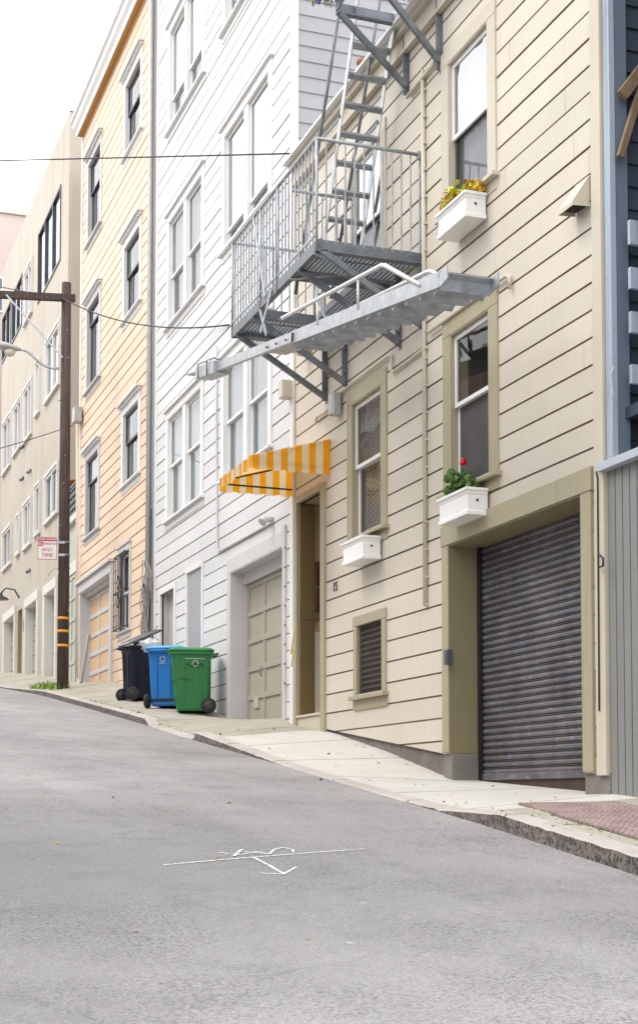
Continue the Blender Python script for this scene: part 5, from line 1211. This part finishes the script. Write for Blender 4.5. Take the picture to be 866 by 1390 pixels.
def mk_black(t, bd):
    mb = MB(); pts = []
    for k in range(26): a = k*.55; pts.append(Vector((-.266+.0, -.02+.05*math.cos(a)*(1-k/60), .62-.006*k+.05*math.sin(a*1.3))))
    pts = [Vector((p.x-.012*(p.z-.5), p.y, p.z)) for p in pts]; mb.tube(pts, .005, 5); mb.build('chalk_scrawl', STK, bd)
    mb = MB(); mb.lathe((-.282, .2, .80), [(.035, 0), (.035, .003)], 14, 'x'); mb.bar((-.281, .10, .745), (-.281, .27, .745), .003, .018); mb.build('printed_emblem', STK, bd)
YAWV = math.atan2(FW.y, FW.x)-math.pi/2
bin_('green wheeled bin, nearest of the row and standing in front', *[5.98, G(255, 966, 22.6)[0]*0+22.6], YAWV+R(97), GRN, GRN2, mark=mk_green)
bin_('blue wheeled bin with sky blue lid in the middle of the row', 5.95, 23.85, YAWV+R(-16), BLU, BLU2, mark=mk_blue)
bin_('black wheeled bin with its lid propped open by a pale rubbish bag', 5.95, 25.9, YAWV+R(-62), BLK, BLK2, open_=24, mark=mk_black)

random.seed(21); bgx, bgy = 6.0, 25.75; bm_ = bmesh.new(); bmesh.ops.create_icosphere(bm_, subdivisions=4, radius=.23)
from mathutils import noise as mn
for v in bm_.verts:
    k = v.co.normalized(); v.co = Vector((v.co.x*1.0, v.co.y*1.05, v.co.z*.62))*(1+.28*mn.noise(k*2.3)+.16*abs(mn.noise(k*6.1))+.06*mn.noise(k*15))
    v.co += Vector((bgx, bgy, zwalk(bgx, bgy)+.99))
me_ = bpy.data.meshes.new('rubbish_bag'); bm_.to_mesh(me_); bm_.free(); me_.materials.append(plain('pale plastic bag', (.62, .63, .66), .3)); bo_ = bpy.data.objects.new('rubbish_bag', me_); col.objects.link(bo_)
for p in me_.polygons: p.use_smooth = True
tag(bo_, 'pale plastic rubbish bag bulging under the open lid of the black bin', 'rubbish bag')
# ================================================================== GROUND DETAILS
# steel plate on the sidewalk
pts = [P3(708, 1093, 5.55), P3(765, 1081, 6.05), P3(880, 1096, 6.15), P3(880, 1123, 5.5), P3(826, 1122, 5.25)]
mb = MB(); c = [(5.52, 10.62), (6.12, 10.10), (6.12, 8.2), (5.30, 8.2), (5.30, 9.55)]
mb.v += [(x, y, zwalk(x, y)+.022) for x, y in c]+[(x, y, zwalk(x, y)+.004) for x, y in c]; n = len(c)
mb.f.append(tuple(range(n))); mb.f += [(i, (i+1) % n, n+(i+1) % n, n+i) for i in range(n)]
tag(mb.build('steel_plate', M['plateiron']), 'rusty red tread plate lying on the sidewalk before the grey boards', 'steel plate')
# spray marks
def ribbon(mb, pix, w):
    pts = []
    for (u, v) in pix:
        d = ray(u, v); t = .004
        for _ in range(40): p = d*t; f = p.z-(zr(p.y)+.05*(1-(p.x/5)**2)); pz = d*(t*1.0005); f2 = pz.z-(zr(pz.y)+.05*(1-(pz.x/5)**2)); t -= f/((f2-f)/(t*.0005))
        pts.append(d*t)
    for a, b2 in zip(pts, pts[1:]):
        dd = (b2-a).normalized(); s = Vector((-dd.y, dd.x, 0)).normalized()*w/2
        n = max(1, int((b2-a).length/.1))
        for k in range(n):
            p, q = a.lerp(b2, k/n), a.lerp(b2, (k+1)/n)
            f = lambda v: (v.x, v.y, zr(v.y)+.05*(1-(v.x/5)**2)+.005)
            mb.quad(f(p-s), f(p+s), f(q+s), f(q-s))
mb = MB(); ribbon(mb, [(222, 1175), (300, 1168), (400, 1160), (495, 1153)], .017)
tag(mb.build('spray_line', M['chalk'], recalc=False), 'long thin white line sprayed across the asphalt', 'road marking')
mb = MB(); ribbon(mb, [(345, 1165), (366, 1176), (385, 1187)], .024); ribbon(mb, [(354, 1186), (385, 1187.5), (402, 1178)], .018)
tag(mb.build('spray_arrow', M['chalk'], recalc=False), 'white sprayed arrow pointing down the hill', 'road marking')
mb = MB(); ribbon(mb, [(298, 1158), (325, 1161), (350, 1157), (362, 1159)], .015); ribbon(mb, [(318, 1163), (328, 1154)], .022); ribbon(mb, [(330, 1157), (366, 1160), (372, 1154), (384, 1151), (397, 1154), (399, 1158)], .018)
tag(mb.build('spray_scrawl', M['chalk'], recalc=False), 'white sprayed scrawl above the arrow on the asphalt', 'road marking')
# litter: dry leaves
random.seed(12); mb = MB()
for k in range(90):
    if k < 60: x, y = random.uniform(5.2, 6.4), random.uniform(8.5, 20); z = zwalk(x, y)+.008
    else: x, y = random.uniform(1, 5), random.uniform(6, 20); z = zr(y)+.05*(1-(x/5)**2)+.008
    leaf(mb, Vector((x, y, z)), Vector((random.gauss(0, .3), random.gauss(0, .3), 1)), random.uniform(.006, .022), lobes=3, cup=.1)
struct(mb.build('leaf_litter', plain('dry leaf', (.28, .20, .07), .8, var=.6, sc_=9), recalc=False), 'stuff')
tag(MB().tube([P3(400, 850, 6.38), P3(399, 862, 6.38), P3(397, 872, 6.38), P3(395, 888, 6.38), P3(398, 880, 6.37), P3(396, 905, 6.38)], .008, 5).build('tape', M['yellow']), 'strip of yellow tape dangling beside the street door', 'tape')
# timber offcuts against the peach garage
mb = MB(); y, z = F(118, 921, 6.3); mb.bar((6.2, y+.15, zwalk(6.2, y)), (6.42, y+.35, zwalk(6.2, y)+1.15), .03, .10); tag(mb.build('plank', M['boxgrey']), 'grey plank leaning against the peach garage frame', 'plank')

# ================================================================== HOUSES ACROSS THE STREET (reflected in the windows)
specs = [(-6, 6, 7.6, (.45, .40, .33)), (6.2, 15, 9.0, (.40, .42, .44)), (15.2, 25, 10.2, (.42, .36, .28)), (25.2, 36, 11.5, (.48, .46, .42)), (36.2, 50, 13.5, (.40, .30, .24)), (50.2, 64, 15.5, (.5, .46, .4))]
names = ['low cream', 'grey', 'buff', 'off white', 'brown', 'tall pale']
for (a, b2, zt_, c), nm in zip(specs, names):
    base = zr((a+b2)/2); h = thing('row_house', '%s house on the unseen side of the street' % nm, 'house', (-6.9, (a+b2)/2, base))
    pm = paint(nm+' wall paint', c, .2); mb = siding(a, b2, base-1.5, zt_, [], .24, 0, x=-6.9, t=-.02); mb.build('wall', pm, h)
    mb = MB(); mb.box(-7.4, -6.75, a, b2, zt_, zt_+.3); mb.build('cornice', M['whitetrim'], h); mb = MB(); mb.box(-15, -6.93, a, b2, base-2, zt_-.05); mb.build('house_body', pm, h)
    z = base+3.2
    while z+1.9 < zt_:
        y = a+1.2
        while y+1.2 < b2:
            mb = MB(); mb.box(-6.92, -6.82, y, y+1.1, z, z+1.8); w = mb.build('window', M['whitetrim'], h); mb = MB(); mb.box(-6.83, -6.81, y+.1, y+1.0, z+.1, z+.86); mb.box(-6.83, -6.81, y+.1, y+1.0, z+.94, z+1.7); mb.build('pane', M['dframe'], w); y += 2.4
        z += 3.1

# ------------------------------------------------------------------ light
w = bpy.data.worlds.new("World"); sc.world = w; w.use_nodes = True; t = w.node_tree; bg = t.nodes['Background']
EL, AZ = R(58), R(-78)                       # high veiled sun over the far side of the street
sky = N(t, 'ShaderNodeTexSky', sky_type='NISHITA', sun_disc=False); sky.sun_elevation = EL; sky.sun_rotation = AZ; sky.dust_density = 3; sky.air_density = 1.2
hs = N(t, 'ShaderNodeHueSaturation'); hs.inputs['Saturation'].default_value = .25; t.links.new(sky.outputs[0], hs.inputs['Color'])
tc = N(t, 'ShaderNodeTexCoord'); nz = N(t, 'ShaderNodeTexNoise'); nz.inputs['Scale'].default_value = 2.2; nz.inputs['Detail'].default_value = 5; t.links.new(tc.outputs['Generated'], nz.inputs['Vector'])
cl = ramp(t, nz.outputs['Fac'], [(.3, (19, 19.2, 19.8)), (.7, (24, 24, 24.3))])
mx = mix(t, .9, hs.outputs[0], cl); t.links.new(mx, bg.inputs['Color']); bg.inputs['Strength'].default_value = .12
sun = bpy.data.lights.new('sun', 'SUN'); sun.energy = 1.5; sun.angle = R(18); sun.color = (1, .96, .9)
so = bpy.data.objects.new('sun', sun); col.objects.link(so)
dv = Vector((math.sin(AZ)*math.cos(EL), math.cos(AZ)*math.cos(EL), math.sin(EL))); so.rotation_euler = dv.to_track_quat('Z', 'Y').to_euler(); so.location = dv*50
vs = sc.view_settings; vs.view_transform = 'Standard'; vs.look = 'None'; vs.exposure = 0.05; vs.gamma = 1
sc.render.engine = 'CYCLES'; sc.cycles.max_bounces = 8; sc.cycles.transparent_max_bounces = 12
